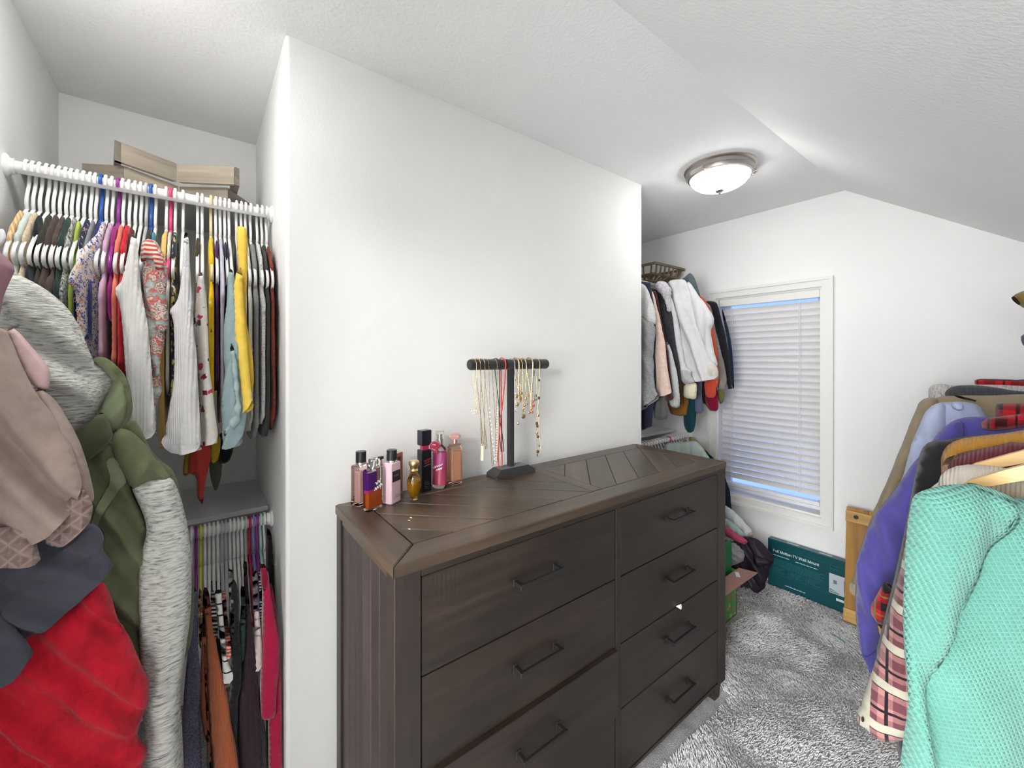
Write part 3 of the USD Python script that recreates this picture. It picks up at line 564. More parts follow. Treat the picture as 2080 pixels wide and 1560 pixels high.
part(t, 'spray_cap', lathe([(0, 88 * k), (5.5 * k, 88 * k), (5.5 * k, 98 * k), (4.5 * k, 98.5 * k), (4.5 * k, 101 * k), (4 * k, 101.2 * k), (4 * k, 109 * k), (0, 109.5 * k)], 28), M_SILVER, 30); part(t, 'overcap', lathe([(8.5 * k, 88 * k), (8.5 * k, 114 * k), (0.001, 115 * k)], 28), G_CLEAR, 40)
# square peach one
t, w, s = bottle('perfume_bottle', 'square peach perfume bottle with pink neck ring and clear faceted stopper', (918, 987), (940, 981.5))
h = 80 * s; part(t, 'bottle_glass', rbox(w, 0.032, 0, h, 0.004), G_PEACH, 25); part(t, 'liquid', rbox(w - 0.009, 0.022, 0.013, h * 0.88, 0.003, 0.0045), L_PEACH, 25)
part(t, 'neck_ring', rbox(w * 0.9, 0.030, h, h + 4 * s, 0.006, w * 0.05), P_PEACHCAP, 25); part(t, 'neck', move(lathe([(0, h + 4 * s), (5 * s, h + 4 * s), (5 * s, h + 13 * s), (0, h + 13 * s)], 20), w / 2, 0.016, 0), M_ROSE)
part(t, 'stopper', move(lathe([(0, h + 12 * s), (9 * s, h + 13 * s), (13 * s, h + 17 * s), (11 * s, h + 21 * s), (7 * s, h + 24 * s), (0, h + 24 * s)], 8), w / 2, 0.016, 0), P_PEACHCAP, 10)

# ---------------------------------------------------------------- necklace stand
SX, SZ, SR = -1.27, 1.437, 0.0200
st = thing('necklace_stand', 'black velvet T-bar necklace stand on the dresser', 'jewellery stand', (SX, 0.962, TOPZ))
H = SZ - TOPZ
brd = [(-0.036, -0.088), (0.036, -0.088), (0.036, 0.094), (-0.036, 0.094)]
part(st, 'base', hull([(x, y, z) for z, q in ((0, 1.0), (0.012, 1.0), (0.030, 0.72)) for x, y in [(x * q, y * q) for x, y in brd]]), M_VELVET)
part(st, 'post', cbox(-0.012, 0.012, -0.010, 0.010, 0.028, H, 0.002), M_VELVET)
cyl = lathe([(0, -0.187), (SR * 0.85, -0.187), (SR, -0.182), (SR, 0.182), (SR * 0.85, 0.187), (0, 0.187)], 32); cyl.apply_transform(trimesh.transformations.rotation_matrix(-math.pi / 2, [1, 0, 0])); part(st, 'bar', move(cyl, 0, 0, H), M_VELVET, 40)
def yb(px): return float(at(px, 740, X=SX + SR)[1])
def zb(py, px=1030): return float(at(px, py, X=SX + SR)[2])
def strand(px_top, px_bot, py_bot, r, bead=0.0, gap=0.006, rr=0.0012, n=90):
    """closed loop over the bar; returns points relative to the bar's axis at its own place"""
    y0, y1, zl = yb(px_top), yb(px_bot), zb(py_bot) - SZ
    R = SR + r * 1.6 + 0.0008; pts = []
    for t in np.linspace(0, 1, n // 2): pts.append((R + 0.001 * math.sin(3 * t), y0 + (y1 - y0) * (1 - t) - gap * (1 - t) * math.sin(math.pi * min(1, 1.2 * t)), zl * (1 - t)))
    for a in np.linspace(0.2, math.pi - 0.2, 10): pts.append((R * math.cos(a), y0, R * math.sin(a)))
    for t in np.linspace(1, 0, n // 2): pts.append((-R * t + R * (1 - t) * 0.9, y0 + (y1 - y0) * (1 - t) + gap * (1 - t) * 1.5 + gap * t, zl * (1 - t)))
    return np.array(pts), y0
def necklace(label, px_top, px_bot, py_bot, r, mat, rope=0.3, pend=(), gap=0.006, group=None):
    pts, y0 = strand(px_top, px_bot, py_bot, r, gap=gap)
    t = thing('necklace', label, 'necklace', (SX, y0, SZ))
    pts = pts - [0, y0, 0]
    rad = r * (1 + rope * np.sin(np.arange(len(pts)) * 2.4)); part(t, 'chain', tube(pts, rad, 5, True), mat, 60)
    for nm_, m, mt in pend: part(t, nm_, move(m, 0, -y0, 0), mt, 40)
    return t
def PB(px, py, r, sc=(1, 1, 1)): return ball((SX + SR + 0.004 - SX, yb(px), zb(py) - SZ), r, 1, sc)
B_WHITE = plain('pearl_bead', '#e8e2d8', 0.25); B_BROWN = plain('brown_bead', '#5a3a2c', 0.25); B_GREY = plain('grey_bead', '#6d7480', 0.2); B_CORAL = plain('coral_bead', '#d9735c', 0.3); B_PINK = plain('pink_bead', '#d2456e', 0.3)
rg = random.Random(5)
necklace('fine gold chain necklace with tiny pearl drops, at the end of the bar', 967, 966, 835, 0.0010, M_GOLD, pend=[('pearl_drop', PB(958 + 2 * i, 828 + 5 * (i % 2), 0.0032), B_WHITE) for i in range(5)])
necklace('long gold necklace ending in a gold tassel', 975, 978, 895, 0.0013, M_GOLD, pend=[('tassel_cap', PB(978, 895, 0.0042), M_GOLD)] + [('tassel', cat(*[tube([(0.024 + SR * 0, yb(978) + 0.0012 * (i - 3), zb(897) - SZ), (0.024, yb(978) + 0.0016 * (i - 3), zb(926) - SZ)], 0.0007, 4) for i in range(7)]), M_GOLD)])
necklace('bare thin gold chain necklace between the tassel and the bead strings', 984, 985, 905, 0.0012, M_GOLD)
necklace('string of small pearl beads on fine gold wire', 992, 999, 940, 0.0009, M_GOLD, pend=[('pearl_bead', PB(993 + 0.9 * (i % 14), 826 + 8.4 * (i % 14), 0.0030 + 0.0009 * rg.random()), B_WHITE) for i in range(14)])
necklace('long string of white crystal beads beside the red cord', 1009, 1007, 935, 0.0011, M_GOLD, pend=[('crystal_bead', PB(1010 - 0.16 * i, 826 + 5.2 * i, 0.0033), B_WHITE) for i in range(21)])
RC = plain('red_cord', '#d8473c', 0.6); BC = plain('black_cord', '#1d2a2a', 0.6)
necklace('doubled coral red cord necklace draped over the bar', 1026, 1011, 944, 0.0024, RC, 0.0, gap=0.012)
necklace('thin black cord necklace looped inside the red one', 1013, 1017, 915, 0.0016, BC, 0.0, gap=0.010)
necklace('silver chain necklace beside the post', 1045, 1046, 838, 0.0012, M_SILVER, pend=[('bead', PB(1046 + (i % 2) * 3, 800 + 8 * i, 0.003), M_GOLD if i % 2 else B_WHITE) for i in range(5)])
necklace('thick gold rope necklace with round gold discs', 1053, 1054, 818, 0.0026, M_GOLD, 0.45, pend=[('gold_disc', PB(x, y, r, (0.35, 1, 1)), M_GOLD) for x, y, r in ((1049, 806, 0.008), (1055, 810, 0.010), (1050, 823, 0.008), (1058, 800, 0.007))])
necklace('gold chain necklace with a large hammered gold pendant', 1060, 1062, 840, 0.0013, M_GOLD, pend=[('gold_pendant', PB(1062, 848, 0.011, (0.3, 1, 1)), M_GOLD), ('gold_bead', PB(1061, 833, 0.005), M_GOLD), ('gold_bead', PB(1064, 826, 0.006), M_GOLD), ('gold_drop', PB(1051, 862, 0.004, (1, 1, 2)), M_GOLD)])
necklace('gold leaf charm necklace on a twisted chain', 1068, 1069, 812, 0.0017, M_GOLD, 0.4, pend=[('gold_leaf', PB(x, y, 0.006, (0.3, 0.7, 1.3)), M_GOLD) for x, y in ((1067, 812), (1072, 806), (1070, 822))])
necklace('necklace of coral pink and gold petal beads', 1081, 1078, 842, 0.0028, M_GOLD, 0.45, pend=[('petal_bead', PB(x, y, 0.0058, (0.6, 1, 1)), m) for x, y, m in ((1081, 820, B_CORAL), (1078, 826, M_GOLD), (1083, 829, B_PINK), (1077, 836, B_CORAL), (1080, 842, B_CORAL), (1074, 842, M_ROSE), (1084, 816, M_ROSE))] + [('stone_clasp', cat(PB(1084, 757, 0.005, (0.7, 0.8, 1.8)), PB(1083, 764, 0.004)), B_GREY)])
necklace('long gold necklace with brown and grey stone beads, last on the bar', 1096, 1091, 940, 0.0012, M_GOLD, gap=0.014, pend=[('stone_bead', PB(x, y, r, (0.8, 1, 1.1)), m) for x, y, r, m in ((1094, 775, 0.005, B_BROWN), (1087, 808, 0.0055, B_GREY), (1093, 813, 0.006, B_BROWN), (1088, 816, 0.004, B_GREY), (1092, 850, 0.006, M_ROSE), (1089, 867, 0.006, B_BROWN), (1090, 873, 0.006, B_BROWN), (1089, 888, 0.0055, M_ROSE), (1091, 896, 0.006, B_BROWN), (1094, 916, 0.004, B_GREY), (1091, 928, 0.0065, B_BROWN), (1090, 935, 0.004, B_GREY))])

# ---------------------------------------------------------------- on the closet shelves
M_BARN = [wood('weathered_wood', '#8f8578', '#d3c7b6', 0, 0, 0.8, 0.9), wood('weathered_wood', '#9d9284', '#ddd2c2', 0, 0, 0.8, 1.1), wood('weathered_wood', '#6f685f', '#a89f93', 0, 0, 0.8, 1.0)]
def zigzag(label, pts, z, h, th=0.018, mats=None):
    c = np.mean(pts, 0); t = thing('wooden_star', label, 'wall decoration', (c[0], c[1], z))
    for i in range(len(pts) - 1):
        a, b = np.array(pts[i]), np.array(pts[i + 1]); d = b - a; l = np.hypot(*d); d = d / l; n = np.array([-d[1], d[0]])
        if n[0] > 0: n = -n
        if abs(d[0]) > 0.93: n = np.array([-d[1], d[0]]) * (1 if i == 0 else -1)
        P = [a, b, b + n * th - d * th * 0.4, a + n * th + d * th * 0.4]
        m = slab([tuple(p - c) for p in P], 0, h, 0.0015)
        # grain along the board: the mesh is turned into its own axes through a child transform
        p = path_for(t, 'plank'); ang = math.degrees(math.atan2(d[1], d[0]))
        m.apply_translation([-(a - c)[0], -(a - c)[1], 0]); m.apply_transform(trimesh.transformations.rotation_matrix(-math.radians(ang), [0, 0, 1]))
        pr = usdkit.mesh(stage, p, m, (mats or M_BARN)[i % 3], 20); pr.AddTranslateOp().Set(Gf.Vec3d(*map(float, [*(a - c), 0]))); pr.AddRotateZOp().Set(ang)
    return t
zigzag('weathered grey wooden star frame, the topmost of the two on the closet shelf', [(-2.14, -0.255), (-1.900, -0.224), (-1.991, -0.063), (-1.890, 0.109), (-2.14, 0.105)], 2.124, 0.068, mats=[M_BARN[2], M_BARN[0], M_BARN[1]])
zigzag('weathered grey wooden star frame lying under the other one', [(-1.997, -0.316), (-1.935, -0.205), (-2.040, -0.060), (-1.938, 0.091), (-2.075, 0.173)], 2.0245, 0.099, mats=[M_BARN[2], M_BARN[0], M_BARN[1]])

# bentwood basket on the shelf by the window
M_BASK = wood('basket_wood', '#4e4230', '#8f7d5c', 1, 0, 0.55, 1.2)
bk = thing('bentwood_basket', 'brown open basket of bent wood ribs on the upper shelf by the window', 'basket', (-1.86, 2.745, 2.0245))
X0, X1, Y0, Y1, HB = -0.17, 0.165, -0.18, 0.185, 0.118
rim = Polygon([(X0, Y0), (X1, Y0), (X1, Y1), (X0, Y1)]).buffer(0.012, quad_segs=3); rim2 = rim.buffer(-0.012)
part(bk, 'rim', prism(rim.difference(rim2), 0.017, HB - 0.017), M_BASK, 30)
part(bk, 'base', cbox(-0.10, 0.10, -0.13, 0.13, 0, 0.010, 0.002), M_BASK)
part(bk, 'lower_band', prism(Polygon([(X0 * 0.8, Y0 * 0.86), (X1 * 0.8, Y0 * 0.86), (X1 * 0.8, Y1 * 0.86), (X0 * 0.8, Y1 * 0.86)]).buffer(0.01).difference(sbox(X0 * 0.8, Y0 * 0.86, X1 * 0.8, Y1 * 0.86)), 0.012, 0.038), M_BASK)
def rib(xa, ya, xb, yb_):
    P = spline([(xa, ya, HB - 0.008), (xa * 0.97, ya * 0.97, HB * 0.72), (xa * 0.88, ya * 0.9, HB * 0.4), (xb * 1.05, yb_ * 1.02, HB * 0.14), (xb, yb_, 0.008)], 14); return tube(P, 0.0065, 6)
for i in range(7):
    y = Y0 + 0.02 + i * (Y1 - Y0 - 0.04) / 6
    part(bk, 'rib', rib(X1, y, 0.09, y * 0.72), M_BASK, 60); part(bk, 'rib', rib(X0, y, -0.09, y * 0.72), M_BASK, 60)
for i in range(5):
    x = X0 + 0.03 + i * (X1 - X0 - 0.06) / 4
    part(bk, 'rib', rib(x, Y0, x * 0.6, -0.12), M_BASK, 60); part(bk, 'rib', rib(x, Y1, x * 0.6, 0.12), M_BASK, 60)

# ---------------------------------------------------------------- along the window wall
M_TEAL = plain('teal_card', '#0d4950', 0.35); M_TEAL2 = plain('teal_card_print', '#2a6a70', 0.4); M_TEALTOP = plain('teal_card_edge', '#12545c', 0.35); M_PRINT = plain('pale_print', '#c9d4d6', 0.5); M_PRINTW = plain('photo_print_white', '#bcc4cc', 0.45); M_PRINTD = plain('photo_print_grey', '#70838c', 0.45)
tb = thing('wall_mount_box', 'flat dark teal cardboard box of a TV wall mount leaning at the skirting', 'box', (-1.1126, 2.936, 0.001))
TW, TH, TD = 0.445, 0.296, 0.043
part(tb, 'carton', cbox(0, TW, 0, TD, 0, TH, 0.002), M_TEAL); part(tb, 'top_edge', bx(0.004, TW - 0.004, 0.003, TD - 0.003, TH - 0.001, TH + 0.0008), plain('teal_card_top', '#44616b', 0.4))
M_TAPE = plain('tape', '#a9b4b8', 0.4)
for a_ in (0.10, 0.27): part(tb, 'tape', bx(a_, a_ + 0.065, 0.012, 0.03, TH, TH + 0.0014), M_TAPE)
def txt(s_, hgt, x, z, mat, bold=True, nm_='lettering'):
    m = meshkit.text_mesh(s_, hgt, 0.0008, bold); v = m.vertices; m.vertices = np.stack([x + v[:, 0], -0.0002 - v[:, 2], z + v[:, 1]], 1); m.faces = m.faces[:, ::-1]; part(tb, nm_, m, mat, False); return m
m = meshkit.text_mesh('Full Motion TV Wall Mount', 0.0155, 0.0008, True); sc_ = 0.245 / m.extents[0]; m.apply_scale([sc_, sc_ * 1.12, 1]); v = m.vertices; m.vertices = np.stack([0.030 + v[:, 0], -0.0002 - v[:, 2], 0.222 + v[:, 1]], 1); part(tb, 'lettering', m, M_PRINT, False)
rg = random.Random(2)
def line(x0, x1, z, hh=0.003, mat=M_TEAL2, nm_='small_print'):
    ws, x = [], x0
    while x < x1:
        w_ = 0.006 + 0.016 * rg.random(); ws.append(bx(x, min(x1, x + w_), -0.0006, 0.001, z, z + hh)); x += w_ + 0.0035
    part(tb, nm_, cat(*ws), mat)
line(0.03, 0.12, 0.200, 0.004, M_PRINT); line(0.155, 0.27, 0.198, 0.004, M_PRINT)
for k_ in range(5): line(0.032, 0.30 - 0.02 * (k_ % 2), 0.176 - k_ * 0.0085)
for x_ in (0.032, 0.126, 0.218):
    for k_ in range(4): line(x_, x_ + 0.062 - 0.01 * (k_ % 3), 0.122 - k_ * 0.009)
part(tb, 'panel_rule', cat(*[bx(a, b, -0.0005, 0.001, z, z + 0.0012) for a, b, z in ((0.024, 0.33, 0.252), (0.024, 0.33, 0.135), (0.024, 0.33, 0.082), (0.33, 0.44, 0.252))], *[bx(x_, x_ + 0.0012, -0.0005, 0.001, a, b) for x_, a, b in ((0.024, 0.082, 0.252), (0.117, 0.082, 0.135), (0.209, 0.082, 0.135), (0.33, 0.082, 0.252))]), M_TEAL2)
line(0.10, 0.205, 0.028, 0.0042, M_PRINT); line(0.33, 0.37, 0.232, 0.004)
part(tb, 'product_picture', cat(bx(0.325, 0.44, -0.0006, 0.001, 0.092, 0.205)), M_PRINTW)
part(tb, 'picture_detail', cat(bx(0.345, 0.362, -0.001, 0.001, 0.150, 0.172), bx(0.395, 0.404, -0.001, 0.001, 0.118, 0.185), hull([(0.328, -0.001, 0.118), (0.36, -0.001, 0.108), (0.328, -0.001, 0.108), (0.36, 0, 0.108), (0.328, 0, 0.118)]), bx(0.328, 0.372, -0.001, 0.001, 0.096, 0.104)), M_PRINTD)
part(tb, 'badge', bx(0.358, 0.398, -0.0007, 0.001, 0.058, 0.072), M_PRINT); part(tb, 'sticker', bx(0.40, 0.425, -0.0007, 0.001, 0.012, 0.04), M_PRINTW)

M_PINE = wood('pine_panel', '#7d5626', '#b8893f', 2, 0, 0.45, 0.8); M_PINEL = wood('pine_batten', '#a87f3f', '#d9b26c', 0, 0, 0.45, 1.0)
wb = thing('pine_board', 'varnished pine panel with end battens standing against the wall by the teal box', 'wooden board', (-0.703, 2.866, 0.001), 0, tilt=(-5.0, 0, 0))
for i, (a, b) in enumerate(((0.0, 0.095), (0.0965, 0.19), (0.1915, 0.30))): part(wb, 'board', cbox(a, b, 0.004, 0.022, 0.006, 0.622, 0.0015), M_PINE)
part(wb, 'batten', cbox(0, 0.30, -0.012, 0.004, 0.545, 0.605, 0.002), M_PINEL); part(wb, 'batten', cbox(0, 0.30, -0.012, 0.004, 0.0, 0.07, 0.002), M_PINEL)
kn = lathe([(0, -0.0135), (0.006, -0.0135), (0.011, -0.0125), (0.011, -0.010), (0, -0.010)], 20); kn.apply_transform(trimesh.transformations.rotation_matrix(-math.pi / 2, [1, 0, 0])); kn.vertices[:, 1] *= -1; kn.fix_normals()
part(wb, 'screw', move(kn, 0.047, -0.0245, 0.578), plain('dark_screw', '#3d2f28', 0.4, metallic=0.5))

M_GREENBOX = fabric('green_printed_card', '#4f8a3c', '#7fae5a', 'floral', scale=26.0, size=0.35, more=['#9c6b5a', '#3f7a33', '#8fb46a'], var=0.05, weave='jersey', bs=0.05); M_KRAFT = plain('kraft_card', '#a17a6e', 0.7)
gb = thing('cardboard_box', 'open green printed cardboard box on the carpet beyond the dresser', 'box', (-1.0875, 2.44, 0.001))
BX, BY, BH = 0.36, 0.40, 0.252
for m in (bx(-0.004, 0, -BY, 0, 0, BH), bx(-BX, -BX + 0.004, -BY, 0, 0, BH), bx(-BX, 0, -0.004, 0, 0, BH), bx(-BX, 0, -BY, -BY + 0.004, 0, BH)): part(gb, 'side', m, M_GREENBOX)
part(gb, 'bottom', bx(-BX, 0, -BY, 0, 0, 0.004), M_KRAFT)
part(gb, 'flap', hull([(0, -BY, BH), (0, 0.03, BH), (0.088, -BY - 0.02, BH + 0.004), (0.094, 0.045, BH + 0.006), (0, -BY, BH + 0.004), (0, 0.03, BH + 0.004), (0.088, -BY - 0.02, BH + 0.008), (0.094, 0.045, BH + 0.010)]), M_KRAFT)
part(gb, 'flap', hull([(-BX, -0.002, BH), (-0.01, -0.002, BH), (-BX, 0.03, BH - 0.10), (-0.01, 0.03, BH - 0.10), (-BX, 0.004, BH), (-0.01, 0.004, BH), (-BX, 0.036, BH - 0.10), (-0.01, 0.036, BH - 0.10)]), M_KRAFT)
single('green_folder', 'bright green folder standing in the open box', 'folder', cbox(-1.118, -1.112, 2.08, 2.435, 0.02, 0.42, 0.001), plain('green_card', '#1f7a4a', 0.4))
single('paper_slip', 'folded white paper slip lying on the box flap', 'paper', hull([(-1.06, 2.40, 0.2615), (-1.03, 2.36, 0.2615), (-1.045, 2.345, 0.2615), (-1.078, 2.385, 0.2615), (-1.055, 2.39, 0.272), (-1.03, 2.355, 0.270), (-1.07, 2.38, 0.268)]), plain('slip_paper', '#cfd3d6', 0.7))
tp = at(1690, 1288, Z=0.012); te = at(1716, 1306, Z=0.012)
single('green_thread', 'loose green thread lying on the carpet', 'thread', tube(spline([tp, (tp * 0.5 + te * 0.5) + [0.008, 0.0, 0.0], te], 16), 0.0022, 5), plain('thread_green', '#3f7d5e', 0.8))
# ---------------------------------------------------------------- cloth
def chaikin(P, it=2):
    P = np.array(P, float)
    for _ in range(it):
        Q = np.roll(P, -1, 0); P = np.stack([0.78 * P + 0.22 * Q, 0.22 * P + 0.78 * Q], 1).reshape(-1, 2)
    return P
class Cloth:
    """two layers of cloth sewn along the outline, open along the edges given, bulging by T and thrown into folds"""
    def __init__(s, outline, open_=(), T=0.012, soft=0.03, amp=0.006, lam=0.06, slope=0.0, seed=0, res=0.012, it=1, still=0.25, crumple=0.4, drape=0.0, lim=None, bend=None):
        O = np.array(outline, float); n = len(O)
        s.P = Polygon(chaikin(O, it)).buffer(0)
        if s.P.geom_type != 'Polygon': s.P = max(s.P.geoms, key=lambda g: g.area)
        s.open = MultiLineString([LineString([O[i % n], O[(i + 1) % n]]) for i in open_]) if len(open_) else None
        s.T, s.soft, s.amp, s.lam, s.slope, s.seed, s.res, s.still, s.crumple, s.drape = T, soft, amp, lam, slope, seed, res, still, crumple, drape
        s.lim, s.bend = lim, bend
        s.z1 = O[:, 1].max(); s.z0 = O[:, 1].min(); s.L = max(s.z1 - s.z0, 0.05)
        ring = LineString(s.P.exterior.coords)
        s.seam = ring if s.open is None else ring.difference(s.open.buffer(res * 0.9))
        if s.seam.is_empty: s.seam = None
    @staticmethod
    def samples(P, d):
        r = P.exterior; k = max(8, int(r.length / d)); return np.array([r.interpolate(i / k, normalized=True).coords[0] for i in range(k)])
    def is_open(s, p):
        if s.open is None: return np.zeros(len(p), bool)
        return shapely.distance(s.open, shapely.points(p)) < s.res * 0.9
    def thick(s, p):
        if s.seam is None: return np.full(len(p), s.T)
        d = shapely.distance(s.seam, shapely.points(p)); d = np.where(d < 2e-5, 0, d); return s.T * np.sqrt(np.clip(1 - (1 - np.clip(d / (s.soft * 2.2), 0, 1)) ** 2, 0, 1))
    def fold(s, p):
        u, z = p[:, 0], p[:, 1]; k = 2 * np.pi / s.lam; h = np.clip((s.z1 - z) / s.L, 0, 1); g = s.still + (1 - s.still) * h
        n1 = meshkit.fbm(np.stack([u * 4, z * 2.2, np.full(len(u), s.seed * 3.7)], 1), 3, s.seed) - 0.5
        n2 = meshkit.fbm(np.stack([u * 14, z * 9, np.full(len(u), s.seed * 1.3)], 1), 3, s.seed + 5) - 0.5
        a = k * (u + s.slope * z + 0.12 * n1)
        return s.amp * (g * (0.62 * np.sin(a + s.seed) + 0.38 * np.sin(1.73 * a + 2.1 * s.seed + 3 * n1)) + 2.2 * s.crumple * (0.3 + 0.7 * g) * n2 + 1.2 * g ** 0.5 * n1) + s.drape * h
    def mesh(s, poly=None, extra=0.0, both=True, res=None):
        P = s.P if poly is None else Polygon(poly).intersection(s.P) if not isinstance(poly, Polygon) else poly.intersection(s.P)
        if P.geom_type != 'Polygon': P = max(P.geoms, key=lambda g: g.area)
        r = res or s.res
        B = s.samples(P, r); x0, y0, x1, y1 = P.bounds
        gx, gy = np.meshgrid(np.arange(x0, x1, r), np.arange(y0, y1, r * 0.866)); gx = gx + (np.arange(gx.shape[0]) % 2)[:, None] * r / 2
        G = np.stack([gx.ravel(), gy.ravel()], 1); inner = P.buffer(-r * 0.55)
        G = G[shapely.contains_xy(inner, G[:, 0], G[:, 1])] if not inner.is_empty else G[:0]
        V = np.concatenate([B, G]); F = Delaunay(V).simplices; c = V[F].mean(1)
        F = F[shapely.contains_xy(P.buffer(1e-6), c[:, 0], c[:, 1])]
        a = V[F]; ar = (a[:, 1, 0] - a[:, 0, 0]) * (a[:, 2, 1] - a[:, 0, 1]) - (a[:, 2, 0] - a[:, 0, 0]) * (a[:, 1, 1] - a[:, 0, 1])
        F = np.where((ar < 0)[:, None], F[:, ::-1], F); F = F[np.abs(ar) > 1e-10]
        t = s.thick(V); w = s.fold(V)
        dt = s.amp * 0.5 * (meshkit.fbm(np.stack([V[:, 0] * 9, V[:, 1] * 6, np.full(len(V), 7.0 + s.seed)], 1), 2, s.seed + 9) - 0.5) * (t / max(s.T, 1e-6))
        a_, b_ = w - t - dt, w + t - dt
        if s.lim:      # neighbours on a crowded rod press the cloth flat
            lo, hi = s.lim; cut = lambda q: np.where(q > 0, hi * np.tanh(q / hi), lo * np.tanh(q / lo))
            a_, b_ = cut(a_), cut(b_)
        if s.bend:     # the free front part swings aside
            for u0, k in s.bend: q = k * np.clip(V[:, 0] - u0, 0, None); a_, b_ = a_ + q, b_ + q
        fr = np.stack([V[:, 0], a_ - extra, V[:, 1]], 1); bk = np.stack([V[:, 0], b_ + extra, V[:, 1]], 1)
        m = trimesh.Trimesh(np.concatenate([fr, bk]), np.concatenate([F, F[:, ::-1] + len(V)]), process=False)
        m.merge_vertices(digits_vertex=6); return m
def plane_xy(pts, pl):
    """photo points to (along, height) on the upright plane through (x, y) that runs at az degrees"""
    x, y, az = pl; u = np.array([math.cos(math.radians(az)), math.sin(math.radians(az))]); out = []
    for px, py in pts:
        d = ray(px, py); A = np.array([[d[0], -u[0]], [d[1], -u[1]]]); t, s_ = np.linalg.solve(A, [x, y]); out.append((s_, EYE + t * d[2]))
    return out
def camside(pl):
    v = np.array([-math.sin(math.radians(pl[2])), math.cos(math.radians(pl[2]))]); return 1.0 if (-pl[0] * v[0] - pl[1] * v[1]) > 0 else -1.0
def traced(name, label, cat_, pl, parts, group=None):
    """parts: (name, outline in photo points, material, options of Cloth and dv = metres towards the room, lab = label)"""
    made, kept = [], []; s = camside(pl)
    for nm_, pts, mat, o in parts:
        o = dict(o); dv, lab = o.pop('dv', 0.0) * s, o.pop('lab', None)
        if 'on' in o:      # a band, pocket or cuff that lies on an earlier part
            c, dv = kept[o['on']]; m = c.mesh(Polygon(chaikin(plane_xy(pts, pl), 1)).buffer(0), o.get('extra', 0.003), res=o.get('res', 0.006))
        else:
            c = Cloth(plane_xy(pts, pl), **o); m = c.mesh()
        kept.append((c, dv)); m.apply_translation([0, dv, 0]); made.append((nm_, m, mat, lab))
    z0 = min(m.vertices[:, 2].min() for _, m, _, _ in made)
    t = thing(name, label, cat_, (pl[0], pl[1], z0), pl[2], group)
    for nm_, m, mat, lab in made: part(t, nm_, move(m, 0, 0, -z0), mat, True, lab)
    return t
def face(px, py, X=None, Y=None, az=0.0):
    p = at(px, py, X=X, Y=Y); return (float(p[0]), float(p[1]), az)

# hangers: made once in every colour, the rest are copies
HANG = {}
HCOL = {'white': '#e3e3e1', 'blue': '#1f4f9e', 'purple': '#8a2a86', 'pink': '#d83a72', 'cream': '#dcc79a', 'clear': '#d5d8d8', 'yellow': '#c9cf3e', 'red': '#b01237', 'mint': '#a9cfc9', 'lavender': '#7a78b8', 'black': '#17171a'}
def hanger(col, label, loc, rz=0.0, rod_r=0.016, group=None):
    if col in HANG: return dup(HANG[col], loc, rz, label, 'hanger', group)
    mat = plain('hanger_' + col, HCOL[col], 0.3, **({'transmission_weight': 0.6} if col == 'clear' else {}))
    t = thing('hanger', label, 'hanger', loc, rz or 1e-6, group)
    r = rod_r + 0.006
    hook = [(r * math.cos(a), 0, r * math.sin(a)) for a in np.linspace(-0.5, 2.6, 12)] + [(-r * 0.95, 0, -0.012), (-0.012, 0, -0.045), (0, 0, -0.068), (0, 0, -0.112)]
    part(t, 'hook', tube(spline(hook, 26), 0.0040, 6), mat, 60)
    sh = [(0.0, 0, -0.110)] + [(0.152 * k, 0, -0.110 - 0.135 * k ** 1.15) for k in (0.15, 0.35, 0.6, 0.85)] + [(0.158, 0, -0.256), (0.160, 0, -0.270), (0.151, 0, -0.279)]
    loop = sh + [(-x, y, z) for x, y, z in sh[::-1]]
    part(t, 'shoulder_loop', tube(spline(loop[:-1], 56), 0.0042, 6, True), mat, 60)
    HANG[col] = t; return t
# ---------------------------------------------------------------- the colourful tops on the upper rod beside the doorway wall
F = fabric
def shape(kind, w, L):
    if kind == 'tank': half = [(0, -0.15), (0.018, -0.13), (0.030, -0.06), (0.036, 0.020), (0.142, -0.078), (0.145, -0.11), (0.152, -0.17), (w, -0.205), (w * 0.93, -0.33), (w * 1.03, -L)]
    elif kind == 'cami': half = [(0, -0.16), (0.05, -0.12), (0.066, 0.002), (0.118, -0.046), (0.122, -0.13), (w * 0.95, -0.19), (w * 0.88, -0.3), (w * 1.05, -L)]
    elif kind == 'tee': half = [(0, -0.08), (0.03, -0.06), (0.040, 0.018), (0.15, -0.075), (w * 1.12, -0.17), (w * 1.15, -0.21), (w * 0.96, -0.225), (w * 0.90, -0.3), (w * 0.97, -L)]
    else: half = [(0, -0.05), (0.04, -0.04), (0.065, 0.0), (0.15, -0.05), (w, -0.15), (w * 1.06, -0.3), (w * 1.10, -L)]
    left = [(-x, z) for x, z in half if x > 0][::-1]
    pts = left + half
    n = len(pts); iL = 0; neck0 = next(i for i, p in enumerate(pts) if p[0] in (-0.036, -0.066, -0.040) or p[0] == -0.085 or p[0] == -0.07 or p[0] == -0.065)
    opens = [n - 1] + [i for i in range(n - 1) if abs((pts[i][0] + pts[i + 1][0]) / 2) < 0.085 and pts[i][1] > -0.2 and pts[i + 1][1] > -0.2]
    return pts, opens
seedr = random.Random(11)
ROW = []
def hung(*a, **k): ROW.append((a, k))
